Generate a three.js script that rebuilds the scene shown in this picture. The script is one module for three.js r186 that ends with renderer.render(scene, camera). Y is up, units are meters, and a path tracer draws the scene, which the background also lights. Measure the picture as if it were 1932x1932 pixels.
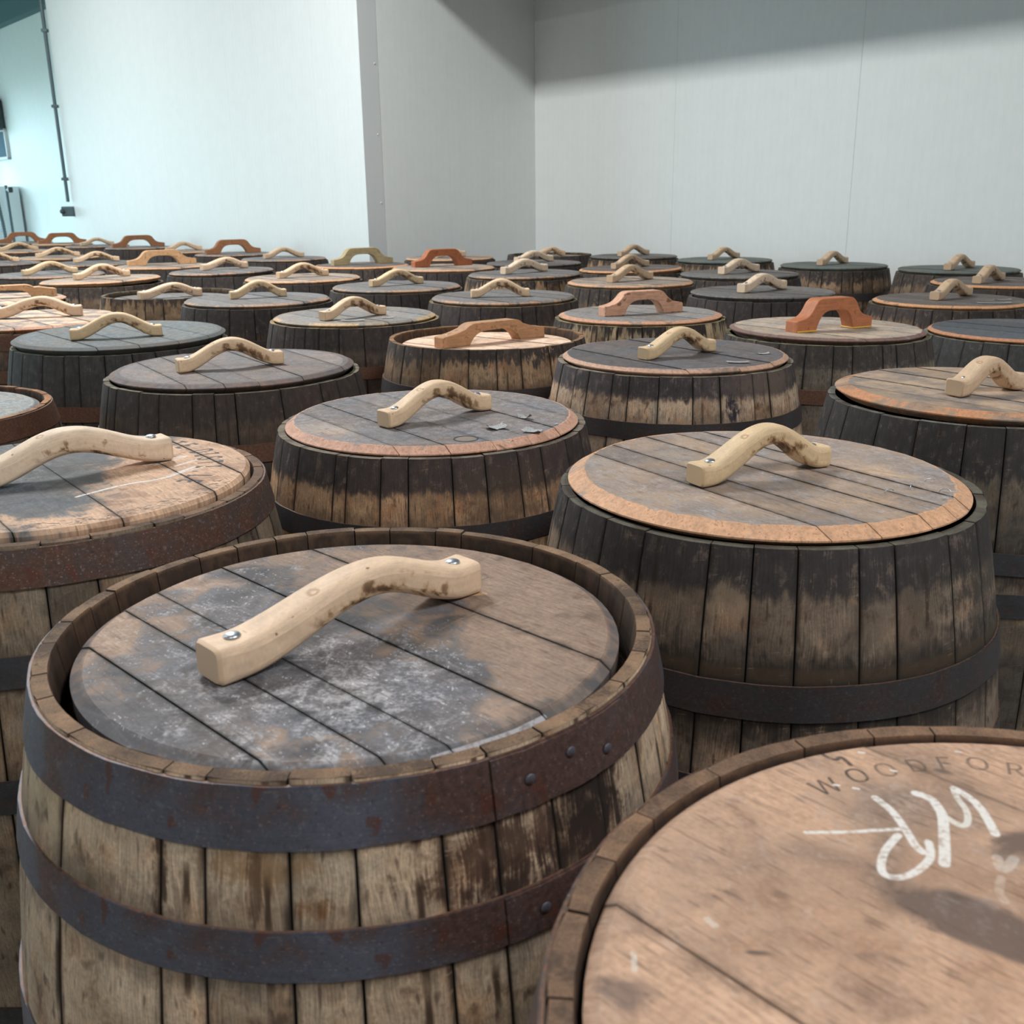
import * as THREE from 'three';
import { mergeGeometries } from 'three/addons/utils/BufferGeometryUtils.js';
import { RoundedBoxGeometry } from 'three/addons/geometries/RoundedBoxGeometry.js';
import { RectAreaLightUniformsLib } from 'three/addons/lights/RectAreaLightUniformsLib.js';

// ---------------------------------------------------------------- camera, sky, lamps, exposure
const scene = new THREE.Scene();
const camera = new THREE.PerspectiveCamera(53.57, 1, 0.05, 200);
camera.rotation.order = 'YXZ';
camera.position.set(0, 1.2632, 0);
camera.rotation.set(THREE.MathUtils.degToRad(-17.226), 0, THREE.MathUtils.degToRad(-0.713));
camera.focus = 1.6; camera.userData.fStop = 13;
const renderer = new THREE.WebGLRenderer({ antialias: true });
renderer.toneMapping = THREE.LinearToneMapping;
renderer.toneMappingExposure = 1.06;
renderer.shadowMap.enabled = true;
RectAreaLightUniformsLib.init();
const SKY = 8.5;                                       // overcast daylight outside the far openings
scene.background = new THREE.Color().setRGB(0.62, 0.9, 1.0);
scene.backgroundIntensity = SKY;
const LAMP = 72, LAMP_W = 0.4, LAMP_L = 1.5, LAMP_Y = 4.3;      // ceiling panel lamps: radiance, size, height
const LAMPS = [[1.4, 4.4, 1.35], [1.4, 9.4, 0.68], [1.4, -1.6, 0.7], [-1.6, 4.2, 0.2], [-1.6, 9.5, 0.2], [-1.6, -1.2, 0.25]];   // (across, along) the room, share of the output

// ---------------------------------------------------------------- helpers
const rng = (s) => () => { s = (s + 0x6d2b79f5) | 0; let t = Math.imul(s ^ (s >>> 15), 1 | s); t = (t + Math.imul(t ^ (t >>> 7), 61 | t)) ^ t; return ((t ^ (t >>> 14)) >>> 0) / 4294967296; };
const R = (d) => d * Math.PI / 180, clamp = (x, a = 0, b = 1) => x < a ? a : x > b ? b : x;
const ss = (a, b, x) => { const t = clamp((x - a) / (b - a)); return t * t * (3 - 2 * t); };
const used = {};
const numbered = (n) => { const k = used[n] = (used[n] ?? -1) + 1; return k ? n + '_' + String(k).padStart(3, '0') : n; };
function tag(o, label, category, group) { o.userData.label = label; o.userData.category = category; if (group) o.userData.group = group; return o; }
function base(name, label, category, pos, group) { const o = new THREE.Group(); o.name = numbered(name); o.position.set(...pos); scene.add(o); return tag(o, label, category, group); }
function part(name, geo, mat, parent) {
  const m = new THREE.Mesh(geo, mat); m.castShadow = m.receiveShadow = true;
  const n = parent.children.filter((c) => c.userData.k === name).length; m.name = n ? name + '_' + String(n).padStart(3, '0') : name;
  m.userData.k = name; parent.add(m); return m;
}
function struct(name, geo, mat, parent) {
  const m = new THREE.Mesh(geo, mat); m.castShadow = m.receiveShadow = true; m.name = numbered(name); (parent ?? scene).add(m);
  if (!parent) m.userData.kind = 'structure'; return m;
}
// gradient noise on a hashed lattice, about -1 .. 1
const GX = new Float32Array(65536), GY = new Float32Array(65536); { const r = rng(77); for (let i = 0; i < 65536; i++) { const a = r() * Math.PI * 2; GX[i] = Math.cos(a) * 1.55; GY[i] = Math.sin(a) * 1.55; } }
function vn(x, y) {
  const xi = Math.floor(x), yi = Math.floor(y), fx = x - xi, fy = y - yi, u = fx * fx * fx * (fx * (fx * 6 - 15) + 10), v = fy * fy * fy * (fy * (fy * 6 - 15) + 10);
  const x0 = xi & 255, x1 = (xi + 1) & 255, y0 = ((yi * 7) & 255) << 8, y1 = (((yi + 1) * 7) & 255) << 8, k = y0 + x0, l = y0 + x1, m = y1 + x0, n = y1 + x1;
  const a = GX[k] * fx + GY[k] * fy, b = GX[l] * (fx - 1) + GY[l] * fy, c = GX[m] * fx + GY[m] * (fy - 1), d = GX[n] * (fx - 1) + GY[n] * (fy - 1);
  return a + (b - a) * u + (c - a + (a - b - c + d) * u) * v;
}
const fbm = (x, y, o) => { let s = 0, a = 0.55; for (let i = 0; i < o; i++) { s += a * vn(x, y); x = x * 2.03 + 17.3; y = y * 2.03 + 5.7; a *= 0.52; } return s; };
function texture(w, h, fn, wrapS = THREE.RepeatWrapping, wrapT = THREE.ClampToEdgeWrapping) {
  const d = new Uint8Array(w * h * 4), c = [0, 0, 0];
  for (let j = 0; j < h; j++) for (let i = 0; i < w; i++) {
    fn((i + 0.5) / w, (j + 0.5) / h, c); const k = (j * w + i) * 4;
    d[k] = clamp(c[0], 0, 255); d[k + 1] = clamp(c[1], 0, 255); d[k + 2] = clamp(c[2], 0, 255); d[k + 3] = 255;
  }
  const t = new THREE.DataTexture(d, w, h); t.colorSpace = THREE.SRGBColorSpace; t.magFilter = THREE.LinearFilter; t.minFilter = THREE.LinearMipmapLinearFilter; t.generateMipmaps = true;
  t.wrapS = wrapS; t.wrapT = wrapT; t.needsUpdate = true; return t;
}
const mix3 = (c, b, f) => { c[0] += (b[0] - c[0]) * f; c[1] += (b[1] - c[1]) * f; c[2] += (b[2] - c[2]) * f; };
const grey3 = (c, f) => { const l = 0.3 * c[0] + 0.59 * c[1] + 0.11 * c[2]; c[0] += (l - c[0]) * f; c[1] += (l - c[1]) * f; c[2] += (l - c[2]) * f; };
const mul3 = (c, f) => { c[0] *= f; c[1] *= f; c[2] *= f; };
function wood(map, rough = 0.8, bump = 0.0008) { return new THREE.MeshStandardMaterial({ map, bumpMap: map, bumpScale: bump, roughness: rough }); }
// sum of soft blobs [x, y, radius x, radius y, amount, (turn)]
function blobs(list, x, y) {
  let s = 0;
  for (const [bx, by, rx, ry, a, t] of list) {
    let dx = x - bx, dy = y - by; if (t) { const ct = Math.cos(t), st = Math.sin(t), q = dx * ct + dy * st; dy = dy * ct - dx * st; dx = q; }
    const q = (dx / rx) ** 2 + (dy / ry) ** 2; if (q < 4) s += a * Math.exp(-q);
  }
  return s;
}

// ---------------------------------------------------------------- the room: axes n (towards the back wall) and u (along it), turned 41 degrees
const TURN = R(41), CT = Math.cos(TURN), ST = Math.sin(TURN);
const at = (n, u, y = 0) => [n * CT - u * ST, y, -(n * ST + u * CT)];
function slab(n0, n1, u0, u1, y0, y1, bevel = 0) {   // a block between these limits in room axes
  const w = n1 - n0, h = y1 - y0, d = u1 - u0;
  const g = bevel ? new RoundedBoxGeometry(w, h, d, 1, bevel) : new THREE.BoxGeometry(w, h, d);
  const p = g.attributes.position, nn = g.attributes.normal, uv = new Float32Array(p.count * 2);
  for (let i = 0; i < p.count; i++) {                // uv in metres on every face
    const x = p.getX(i) + (n0 + n1) / 2, y = p.getY(i) + (y0 + y1) / 2, z = p.getZ(i) - (u0 + u1) / 2;
    const ax = Math.abs(nn.getX(i)), ay = Math.abs(nn.getY(i));
    if (ay > 0.7) { uv[2 * i] = x; uv[2 * i + 1] = z; } else { uv[2 * i] = ax > 0.7 ? z : x; uv[2 * i + 1] = y; }
  }
  g.setAttribute('uv', new THREE.BufferAttribute(uv, 2));
  g.rotateY(TURN); const c = at((n0 + n1) / 2, (u0 + u1) / 2, (y0 + y1) / 2); g.translate(...c); return g;
}
const panelTex = texture(512, 512, (u, v, c) => {    // faint ribs and grime of coated steel
  const rib = Math.abs(Math.sin(u * Math.PI * 20)), f = 1 + 0.006 * rib + 0.012 * fbm(u * 9, v * 9, 4) + 0.008 * vn(u * 180, v * 12);
  c[0] = 228 * f; c[1] = 231 * f; c[2] = 230 * f;
}, THREE.RepeatWrapping, THREE.RepeatWrapping);
const mPanel = new THREE.MeshStandardMaterial({ map: panelTex, bumpMap: panelTex, bumpScale: 0.0006, roughness: 0.55 });
const mCore = new THREE.MeshStandardMaterial({ color: 0xd0d4d4, roughness: 0.8 });
const mTrim = new THREE.MeshStandardMaterial({ color: 0xd3d6d6, roughness: 0.5 });
const concrete = texture(512, 512, (u, v, c) => { const f = 1 + 0.22 * fbm(u * 12, v * 12, 5); c[0] = 118 * f; c[1] = 115 * f; c[2] = 110 * f; }, THREE.RepeatWrapping, THREE.RepeatWrapping);
concrete.repeat.set(0.4, 0.4);
const CEIL = 4.4, NB = 5.3, NF = 3.82, UC = 5.79, UE = 11.3, NFAR = 4.8, UEND = 17.6, N0 = -5, U0 = -5;
struct('floor', slab(N0 - 0.2, NB + 0.2, U0 - 0.2, UEND + 0.2, -0.2, 0), new THREE.MeshStandardMaterial({ map: concrete, roughness: 0.85 }));
struct('ceiling', slab(N0 - 0.2, NB + 0.2, U0 - 0.2, UEND + 0.2, CEIL, CEIL + 0.2), new THREE.MeshStandardMaterial({ color: 0x7d8686, roughness: 0.8 }));
function panelWall(name, joints, along, face, y1 = CEIL) {   // core and separate coated panels with recessed joints
  const core = struct(name, along === 'u' ? slab(face + 0.02, face + 0.2, joints[0] + (joints[0] === UC ? 0.03 : 0), joints.at(-1), 0, y1) : slab(joints[0], joints.at(-1), face + 0.02, face + 0.2, 0, y1), mCore);
  for (let i = 0; i + 1 < joints.length; i++) {
    const a = joints[i] + 0.0005, b = joints[i + 1] - 0.0005;
    part('wall_panel', along === 'u' ? slab(face, face + 0.02, a, b, 0.002, y1 - 0.002, 0.001) : slab(a, b, face, face + 0.02, 0.002, y1 - 0.002, 0.001), mPanel, core);
  }
  return core;
}
panelWall('wall_right', [U0, -3.2, -1.92, -0.64, 0.64, 1.92, 3.2, 4.48, UC + 0.2], 'u', NB);
panelWall('wall_return', [NF + 0.02, 3.96, 4.51, NB], 'n', UC);
panelWall('wall_left', [UC, 6.35, 7.6, 8.85, 10.1, UE], 'u', NF);
struct('wall_box_end', slab(NF + 0.02, NFAR + 0.02, UE - 0.2, UE, 0, CEIL), mPanel);
const strip = struct('trim_1', slab(NF - 0.001, 3.955, UC - 0.0015, UC, 0, CEIL, 0.0005), mTrim);   // corner flashing with its screws
{ const g = new THREE.SphereGeometry(0.006, 8, 6); for (let i = 0; i < 9; i++) { const s = part('screw', g, mTrim, strip); s.position.set(...at(3.93, UC - 0.001, 0.4 + i * 0.42)); } }
panelWall('wall_far', [UE, 12.55, 13.8, 15.05, 16.3, UEND], 'u', NFAR);
struct('ceiling_lower', slab(NF + 0.08, NB, U0, UC, 2.82, 2.94), new THREE.MeshStandardMaterial({ color: 0x8f9595, roughness: 0.8 }));                               // low ceiling over the alcove by the right wall
struct('beam', slab(NFAR - 0.12, NFAR, UE, UEND, 3.56, CEIL), new THREE.MeshStandardMaterial({ color: 0x4d6a70, roughness: 0.7 }));
// end wall with the daylight opening, long wall opposite with a second one, wall behind the photographer
const opening = (name, list) => { const g = mergeGeometries(list); return struct(name, g, mPanel); };
opening('wall_end', [slab(N0, 0.2, UEND, UEND + 0.2, 0, CEIL), slab(0.2, 4.3, UEND, UEND + 0.2, 2.7, CEIL), slab(4.3, NFAR + 0.2, UEND, UEND + 0.2, 0, CEIL)]);
opening('wall_opposite', [slab(N0 - 0.2, N0, U0, 10, 0, CEIL), slab(N0 - 0.2, N0, 10, 16.5, 2.75, CEIL), slab(N0 - 0.2, N0, 16.5, UEND + 0.2, 0, CEIL)]);
struct('wall_behind', slab(N0, NB + 0.2, U0 - 0.2, U0, 0, CEIL), mPanel);
struct('ground_outside', new THREE.CircleGeometry(60, 40).rotateX(-Math.PI / 2).translate(0, -0.21, 0), new THREE.MeshStandardMaterial({ color: 0x969c92, roughness: 1 }));

// lamps: glowing panel with an area light of the same size just below it
const mGlow = new THREE.MeshStandardMaterial({ color: 0xffffff, emissive: 0xffffff, emissiveIntensity: 4 });
LAMPS.forEach(([n, u, share], i) => {
  const o = base('ceiling_lamp', 'white panel lamp under the ceiling above the barrels', 'lamp', [...at(n, u, LAMP_Y)], 'panel lamps out of the picture overhead');
  o.rotation.y = TURN;
  part('housing', new RoundedBoxGeometry(LAMP_W + 0.06, 0.08, LAMP_L + 0.06, 2, 0.01).translate(0, 0.06, 0), mTrim, o);
  part('diffuser', new THREE.BoxGeometry(LAMP_W, 0.01, LAMP_L).translate(0, 0.016, 0), mGlow, o);
  const l = new THREE.RectAreaLight(new THREE.Color().setRGB(0.985, 1, 0.995), LAMP * share, LAMP_W, LAMP_L);
  l.rotation.x = -Math.PI / 2; l.castShadow = true; o.add(l);
});

// ---------------------------------------------------------------- barrels
const H = 0.89, RH = 0.275, BULGE = 0.0515;
const rad = (t) => RH + BULGE * (1 - ((H / 2 - t) / (H / 2)) ** 2);
const VT = (t) => 1 - (Math.min(t, H - t) + 0.03) / 0.53;
function grid(rows, cols, fn, flip) {                // an open sheet: fn(i, j) -> [x, y, z, u, v]
  const p = [], uv = [], ix = [];
  for (let i = 0; i < rows; i++) for (let j = 0; j < cols; j++) { const q = fn(i, j); p.push(q[0], q[1], q[2]); uv.push(q[3], q[4]); }
  for (let i = 0; i + 1 < rows; i++) for (let j = 0; j + 1 < cols; j++) {
    const a = i * cols + j, b = a + 1, c = a + cols, d = c + 1; flip ? ix.push(a, b, c, b, d, c) : ix.push(a, c, b, b, c, d);
  }
  const g = new THREE.BufferGeometry(); g.setAttribute('position', new THREE.Float32BufferAttribute(p, 3)); g.setAttribute('uv', new THREE.Float32BufferAttribute(uv, 2)); g.setIndex(ix); g.computeVertexNormals(); return g;
}
const T_NEAR = [0, 0.012, 0.036, 0.065, 0.12, 0.19, 0.27, 0.36, 0.445, 0.53, 0.62, 0.7, 0.77, 0.825, 0.854, H];
const T_FAR = [0, 0.036, 0.12, 0.24, 0.36, 0.445, 0.53, 0.65, 0.77, 0.854, H];
function staveGeo(a0, a1, near, r) {                 // one tapered stave with bevelled chime, between two angles
  const T = near ? T_NEAR : T_FAR, gap = (near ? 0.0007 : 0.001) / RH, b0 = a0 + gap, b1 = a1 - gap, e = (near ? 0.0025 : 0.004) / RH;
  const lift = (r() - 0.5) * 0.0016, cut = (r() - 0.5) * 0.002, dip = near ? 0.0011 : 0.0018;
  const cols = near ? [[b0, dip], [b0 + e, 0], [b0 + (b1 - b0) * 0.3, 0], [(b0 + b1) / 2, 0], [b0 + (b1 - b0) * 0.7, 0], [b1 - e, 0], [b1, dip]] : [[b0, dip], [b0 + e, 0], [(b0 + b1) / 2, 0], [b1 - e, 0], [b1, dip]];
  const rin = (t) => { const q = Math.min(t, H - t); return rad(t) - (q < 0.036 ? 0.013 + 0.013 * q / 0.036 : q < 0.065 ? 0.026 : 0.023); };
  const y = (t) => H - t + (t === 0 ? cut : 0), U = (a) => a / Math.PI + 1;
  const P = (a, rr, t, v) => [Math.cos(a) * rr, y(t), -Math.sin(a) * rr, U(a), v];
  const out = grid(T.length, cols.length, (i, j) => P(cols[j][0], rad(T[i]) + lift - cols[j][1], T[i], VT(T[i])), true);
  const inn = grid(T.length, 3, (i, j) => P(b0 + (b1 - b0) * j / 2, rin(T[i]), T[i], i === 0 ? VT(-0.014) : T[i] < 0.07 ? VT(-0.027) : VT(0.16)), false);
  const top = grid(2, 5, (i, j) => P(b0 + (b1 - b0) * j / 4, i ? rin(0) : rad(0) + lift - (j % 4 ? 0 : dip), 0, VT(i ? -0.013 : -0.002)), false);
  const bot = grid(2, 2, (i, j) => P(j ? b1 : b0, i ? rin(H) : rad(H), H, VT(-0.01)), true);
  const sd = (a, f) => grid(T.length, 2, (i, j) => P(a, j ? rin(T[i]) : rad(T[i]) + lift - dip, T[i], VT(-0.02)), f);
  return mergeGeometries([out, inn, top, bot, sd(b0, false), sd(b1, true)]);
}
function hoopGeo(t0, t1, seg, o = 0.0026, A0 = -Math.PI, A1 = Math.PI) {      // a flat steel band wrapped round the staves
  const pr = [[rad(t0) - 0.0005, t0], [rad(t0) + o, t0], [rad((t0 + t1) / 2) + o, (t0 + t1) / 2], [rad(t1) + o, t1], [rad(t1) + 0.0004, t1]];
  const vs = [0.99, 0.95, 0.5, 0.05, 0.01], sheets = [];
  for (let k = 0; k + 1 < 5; k++) {
    if (k === 2) continue;
    const rows = k === 1 ? [1, 2, 3] : [k, k + 1];
    sheets.push(grid(rows.length, seg + 1, (i, j) => { const a = A0 + (A1 - A0) * j / seg, q = pr[rows[i]], w = 0.0009 * vn(j * 40 / seg + t0 * 90, 3.3); return [Math.cos(a) * (q[0] + w), H - q[1] + (j === 0 || j === seg ? 0 : 0.0007 * vn(j * 60 / seg, t0 * 50)), -Math.sin(a) * (q[0] + w), a / (2 * Math.PI) + 0.5, vs[rows[i]]]; }, true));
  }
  return mergeGeometries(sheets);
}
function halfSeams(seed, n) { const r = rng(seed), w = [...Array(n)].map(() => 0.6 + r() * 0.85), s = w.reduce((a, b) => a + b); let q = -Math.PI; return [-Math.PI, ...w.map((x) => (q += x / s * Math.PI))]; }
// stave coat: light wood, the dark band where a head hoop sat, dirt near the next hoop, scrapes and runs
function staveTex(w, h, seams, s, seed) {
  const r = rng(seed), L = Math.PI * 0.3, o = seed * 3.7, hoop = s.hoop ?? 0.105;
  const tone = seams.map(() => [1 + (r() - 0.5) * (s.vary ?? 0.3), (r() - 0.5) * 0.14, r() * 90, (r() - 0.5) * 0.02, r(), r() < 0.4 ? 0.25 + r() * 0.5 : -1, r()]);
  return texture(w, h, (u, v, c) => {
    const a = u * Math.PI - Math.PI, x = u * L, t = (1 - v) * 0.53 - 0.03;
    let k = 0; while (k + 2 < seams.length && a > seams[k + 1]) k++;
    const tk = tone[k], eL = (a - seams[k]) * 0.3, eR = (seams[k + 1] - a) * 0.3, edge = Math.min(eL, eR);
    const wx = x + 0.004 * vn(x * 30 + tk[2], t * 22), wt = t + 0.006 * vn(x * 60, t * 40 + o);
    const grain = fbm(wx * 520 + tk[2], wt * 16 + tk[2], 4), fine = vn(x * 1500, t * 110 + tk[2]), big = fbm(wx * 13 + o, wt * 17 + tk[2], 5), mid = fbm(wx * 60 + o, wt * 46 + tk[2], 5), speck = fbm(x * 330 + o, t * 300, 3);
    if (t < 0) {                                       // end grain of the chime and its inner bevel
      const q = s.chime ?? [120, 98, 80], f = 1 + 0.28 * mid + 0.2 * vn(x * 700 + t * 500, t * 1300) + 0.16 * speck + tk[1];
      c[0] = q[0] * f; c[1] = q[1] * f; c[2] = q[2] * f; mix3(c, [60, 42, 31], ss(-0.013, -0.02, t) * clamp(0.78 + 0.6 * mid)); mix3(c, [62, 47, 38], 0.75 * ss(-0.15, 0.45, big + 0.4 * speck + 0.3 * mid)); mul3(c, 0.92); if (s.moss) mix3(c, [112, 112, 66], 0.5 * ss(0, 0.4, mid)); return;
    }
    c[0] = s.light[0]; c[1] = s.light[1]; c[2] = s.light[2];
    mix3(c, s.light2 ?? [112, 92, 72], clamp(0.42 + big * 1.0 + tk[1] * 2 + 0.3 * mid));
    mul3(c, tk[0] * (1 + 0.2 * grain + 0.09 * fine + 0.18 * mid + 0.13 * speck));
    mix3(c, [c[0] * 0.86, c[1] * 0.94, c[2] * 1.02], ss(-0.1, 0.5, fbm(x * 16 + 31 + o, t * 12, 3)) * 0.3);   // grey weathering
    const old = ss(0.1, 0.65, big * 0.6 + 0.7 * mid + 0.25 * grain + (s.dirt ?? 0)); mix3(c, [64, 46, 36], 0.62 * old); mix3(c, [c[0] * 1.06, c[1] * 0.97, c[2] * 0.9], 0.7 * ss(0, 0.5, fbm(x * 22 - 8 + o, t * 18, 4)));
    if (s.band) {
      const b = s.band + tk[3] * (s.ragged ?? 1) + 0.024 * (s.ragged ?? 1) * fbm(x * 70 + o, 3 + tk[2], 4) + 0.012 * mid, wr = ss(0.12, 0.5, mid * 0.9 + 0.4 * grain + 0.22 * speck + 0.16 * (tk[4] - 0.5)) * (s.wear ?? 0.5);
      const m = ss(b + 0.009, b - 0.006, t) * (0.96 - wr), f = 1 + 0.2 * grain + tk[1] * 1.4 + 0.25 * mid + 0.12 * speck;
      mix3(c, [s.dark[0] * f, s.dark[1] * f, s.dark[2] * f], m);
    }
    if (s.all) { const f = 1 + 0.25 * mid + 0.16 * grain; mix3(c, [s.dark[0] * f, s.dark[1] * f, s.dark[2] * f], clamp(s.all * (0.85 + 0.7 * big)) * (1 - 0.6 * ss(0.15, 0.5, mid * 0.8 + grain * 0.4))); }
    const dh = Math.abs(t - hoop - 0.017);             // soot bleeding out beside the quarter hoop
    mix3(c, s.soot ?? [52, 42, 35], (s.bleed ?? 0.5) * ss(s.bleedW ?? 0.05, 0.012, dh + 0.022 * mid + 0.014 * big + 0.01 * grain));
    // runs of old liquor down from the seams
    const rw = 0.0018 + 0.0022 * (0.5 + 0.5 * vn(t * 36 + tk[2], 3.1)), lf = tk[5] > 0 ? Math.abs(eL - tk[5] * (eL + eR)) : 9;
    const run = Math.max(ss(rw * 1.4, rw * 0.4, lf) * ss(-0.5, 0.3, vn(t * 26 + tk[2], 8.2)), ss(rw * 2.6, rw * 0.3, tk[6] < 0.5 ? eL : eR) * ss(-0.1, 0.5, vn(t * 20 + tk[2], 5.2)));
    mix3(c, [58, 40, 28], run * (s.runs ?? 0.4) * 1.5 > 1 ? 1 : run * (s.runs ?? 0.4) * 1.5);
    const drop = ss(0.45, 0.85, vn(x * 190 + o, t * 50 + tk[2]) + 0.3 * mid + 0.15 * speck); mix3(c, [60, 45, 35], 0.5 * drop);
    const scr = ss(0.52, 0.7, vn(x * 24 + o, t * 420 + x * 50)) * ss(0.0, 0.4, mid + 0.2 * speck) * (s.scrape ?? 0.35); mix3(c, [196, 168, 138], scr); mix3(c, [206, 180, 150], 0.7 * ss(0.5, 0.75, vn(x * 300 + o, t * 130 + 3) * 0.6 + mid * 0.7) * (s.scrape ?? 0.35));
    if (s.spots) for (const [ba, bt, ra, rt, am, col] of s.spots) { const q = ((a - R(ba)) / R(ra)) ** 2 + ((t - bt) / rt) ** 2; if (q < 4) mix3(c, col, clamp(am * ss(1.7, 0.0, q + 1.6 * mid + 0.9 * grain + 0.4 * speck))); }
    mul3(c, 1 - 0.55 * ss(0.0022, 0, edge) - 0.2 * ss(0.007, 0, edge + 0.004 * mid));
    grey3(c, 0.02); mul3(c, 0.88 * (s.gain ?? 1));
  }, THREE.RepeatWrapping, THREE.ClampToEdgeWrapping);
}
function hoopTex(base, rust, amount, seed, o = {}) {
  return texture(o.w ?? 1536, 80, (u, v, c) => {
    const x = u * 40, y = v * 0.9, a = u * 360 - 180, n = fbm(x * 1.1 + seed, y * 1.6 + seed, 5), f = fbm(x * 9 + seed, y * 9, 5), g = fbm(x * 40, y * 40 + seed, 3);
    c[0] = base[0]; c[1] = base[1]; c[2] = base[2]; mul3(c, 1 + 0.12 * f + 0.1 * g + 0.18 * fbm(x * 0.5 + seed, 2, 3) + 0.06 * vn(x * 1.2, y * 60));
    let m = amount + n * 0.75 + 0.25 * f; if (o.at) m += blobs(o.at, a, v * 60);
    mix3(c, [rust[0] * (1 + 0.3 * f + 0.15 * g), rust[1] * (1 + 0.3 * f + 0.15 * g), rust[2] * (1 + 0.3 * f + 0.15 * g)], ss(-0.15, 0.75, m) * 0.92);
    const st = ss(0.5, 0.66, vn(x * 2.6 + seed, y * 1.6 + 9) + 0.25 * f + 0.15 * g); mix3(c, [98, 56, 46], 0.8 * st * (o.fleck ?? 1));
    mix3(c, [132, 74, 44], 0.5 * ss(0.42, 0.7, f + 0.5 * n + 0.2 * g - 0.1) * (o.fleck ?? 1)); mix3(c, [150, 148, 150], (o.chalk ?? 0.3) * ss(0.25, 0.6, fbm(x * 5 + 7 + seed, y * 5, 5) + 0.25 * g));
    mix3(c, [40, 36, 38], 0.35 * ss(0.5, 0.85, vn(x * 14 + seed, y * 14) + 0.3 * g));
    mix3(c, [176, 170, 168], 0.6 * ss(0.5, 0.8, vn(x * 22 + seed, y * 22) + 0.4 * g) * (o.chalk ?? 0.3) * 2); mix3(c, [136, 98, 74], 0.8 * ss(0.95, 0.985, v + 0.02 * f)); mul3(c, 1 - 0.25 * ss(0.08, 0.0, v));
  }, THREE.RepeatWrapping, THREE.ClampToEdgeWrapping);
}
const steel = (map, metal = 0.35, rough = 0.5) => new THREE.MeshStandardMaterial({ map, bumpMap: map, bumpScale: 0.0004, metalness: metal, roughness: rough });
const HOOP = {
  blue: steel(hoopTex([90, 90, 102], [90, 66, 60], -0.04, 3, { at: [[-48, 30, 18, 60, 0.95], [-20, 30, 16, 60, 0.7], [-66, 45, 9, 40, 0.5], [-132, 40, 6, 60, 0.5], [-100, 50, 30, 14, 0.25]], chalk: 0.3, fleck: 0.8 })),
  rust: steel(hoopTex([82, 70, 68], [98, 66, 52], 0.35, 11, { chalk: 0.5 }), 0.2, 0.6),
  brown: steel(hoopTex([92, 68, 56], [104, 70, 52], 0.6, 23, { chalk: 0.08 }), 0.1, 0.7),
  dark: steel(hoopTex([58, 54, 56], [66, 48, 42], 0.05, 31, { chalk: 0.15, fleck: 0.3 }), 0.25, 0.55),
  black: steel(hoopTex([66, 66, 70], [54, 48, 46], 0.05, 47, { chalk: 0.12, fleck: 0.2 }), 0.3, 0.5),
};
const rivetGeo = new THREE.SphereGeometry(0.0048, 10, 6, 0, Math.PI * 2, 0, Math.PI / 2).scale(1, 0.5, 1);
// a kind of barrel: the seams, the coat and the parts' geometries, built once
function barrelKind(seed, near, style, seams, w = 1024, h = 512) {
  seams ??= halfSeams(seed, near ? 14 : 13);
  const r = rng(seed * 7 + 1), mat = wood(staveTex(w, h, seams, style, seed), 0.82, 0.0012), geos = [];
  for (let f = 0; f < 2; f++) for (let k = 0; k + 1 < seams.length; k++) geos.push(staveGeo(seams[k] + f * Math.PI, seams[k + 1] + f * Math.PI, near, r));
  const q = style.hoop ?? 0.105, wd = style.hoopWidth ?? 0.036, seg = near ? 84 : 48, list = [];
  if (style.head) list.push([0.003, 0.047, style.head]);
  list.push([q, q + wd, style.steel ?? 'dark'], [0.268, 0.308, style.steel ?? 'dark'], [0.582, 0.622, style.steel ?? 'dark'], [H - q - wd, H - q, style.steel ?? 'dark'], [0.843, 0.887, 'dark']);
  return { mat, geos, rot: style.rot ?? 0, hoops: list.map(([a, b, m]) => [hoopGeo(a, b, seg), HOOP[m], a, b]) };
}
function addBarrel(kind, x, d, dy, label, turn, rivets) {
  const o = base('wooden_barrel', label, 'barrel', [x, 0, -d], 'barrels standing close together under their lids');
  o.rotation.y = turn; o.scale.y = (H + dy) / H;
  for (const g of kind.geos) part('stave', g, kind.mat, o);
  for (const [g, m, a, b] of kind.hoops) {
    const hp = part('hoop', g, m, o);
    if (rivets && a < 0.15) part('hoop_overlap', hoopGeo(a + 0.001, b - 0.001, 14, 0.0044, R(-62), R(-34)), m, hp);
    if (rivets && a < 0.15) for (const [ang, f] of rivets) { const t = a + (b - a) * f, v = part('rivet', rivetGeo, m, hp), an = R(ang); v.position.set(Math.cos(an) * (rad(t) + 0.0048), H - t, -Math.sin(an) * (rad(t) + 0.0048)); v.rotation.set(0, 0, -Math.PI / 2); v.rotation.order = 'YXZ'; v.rotation.y = an; }
  }
  return o;
}

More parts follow.
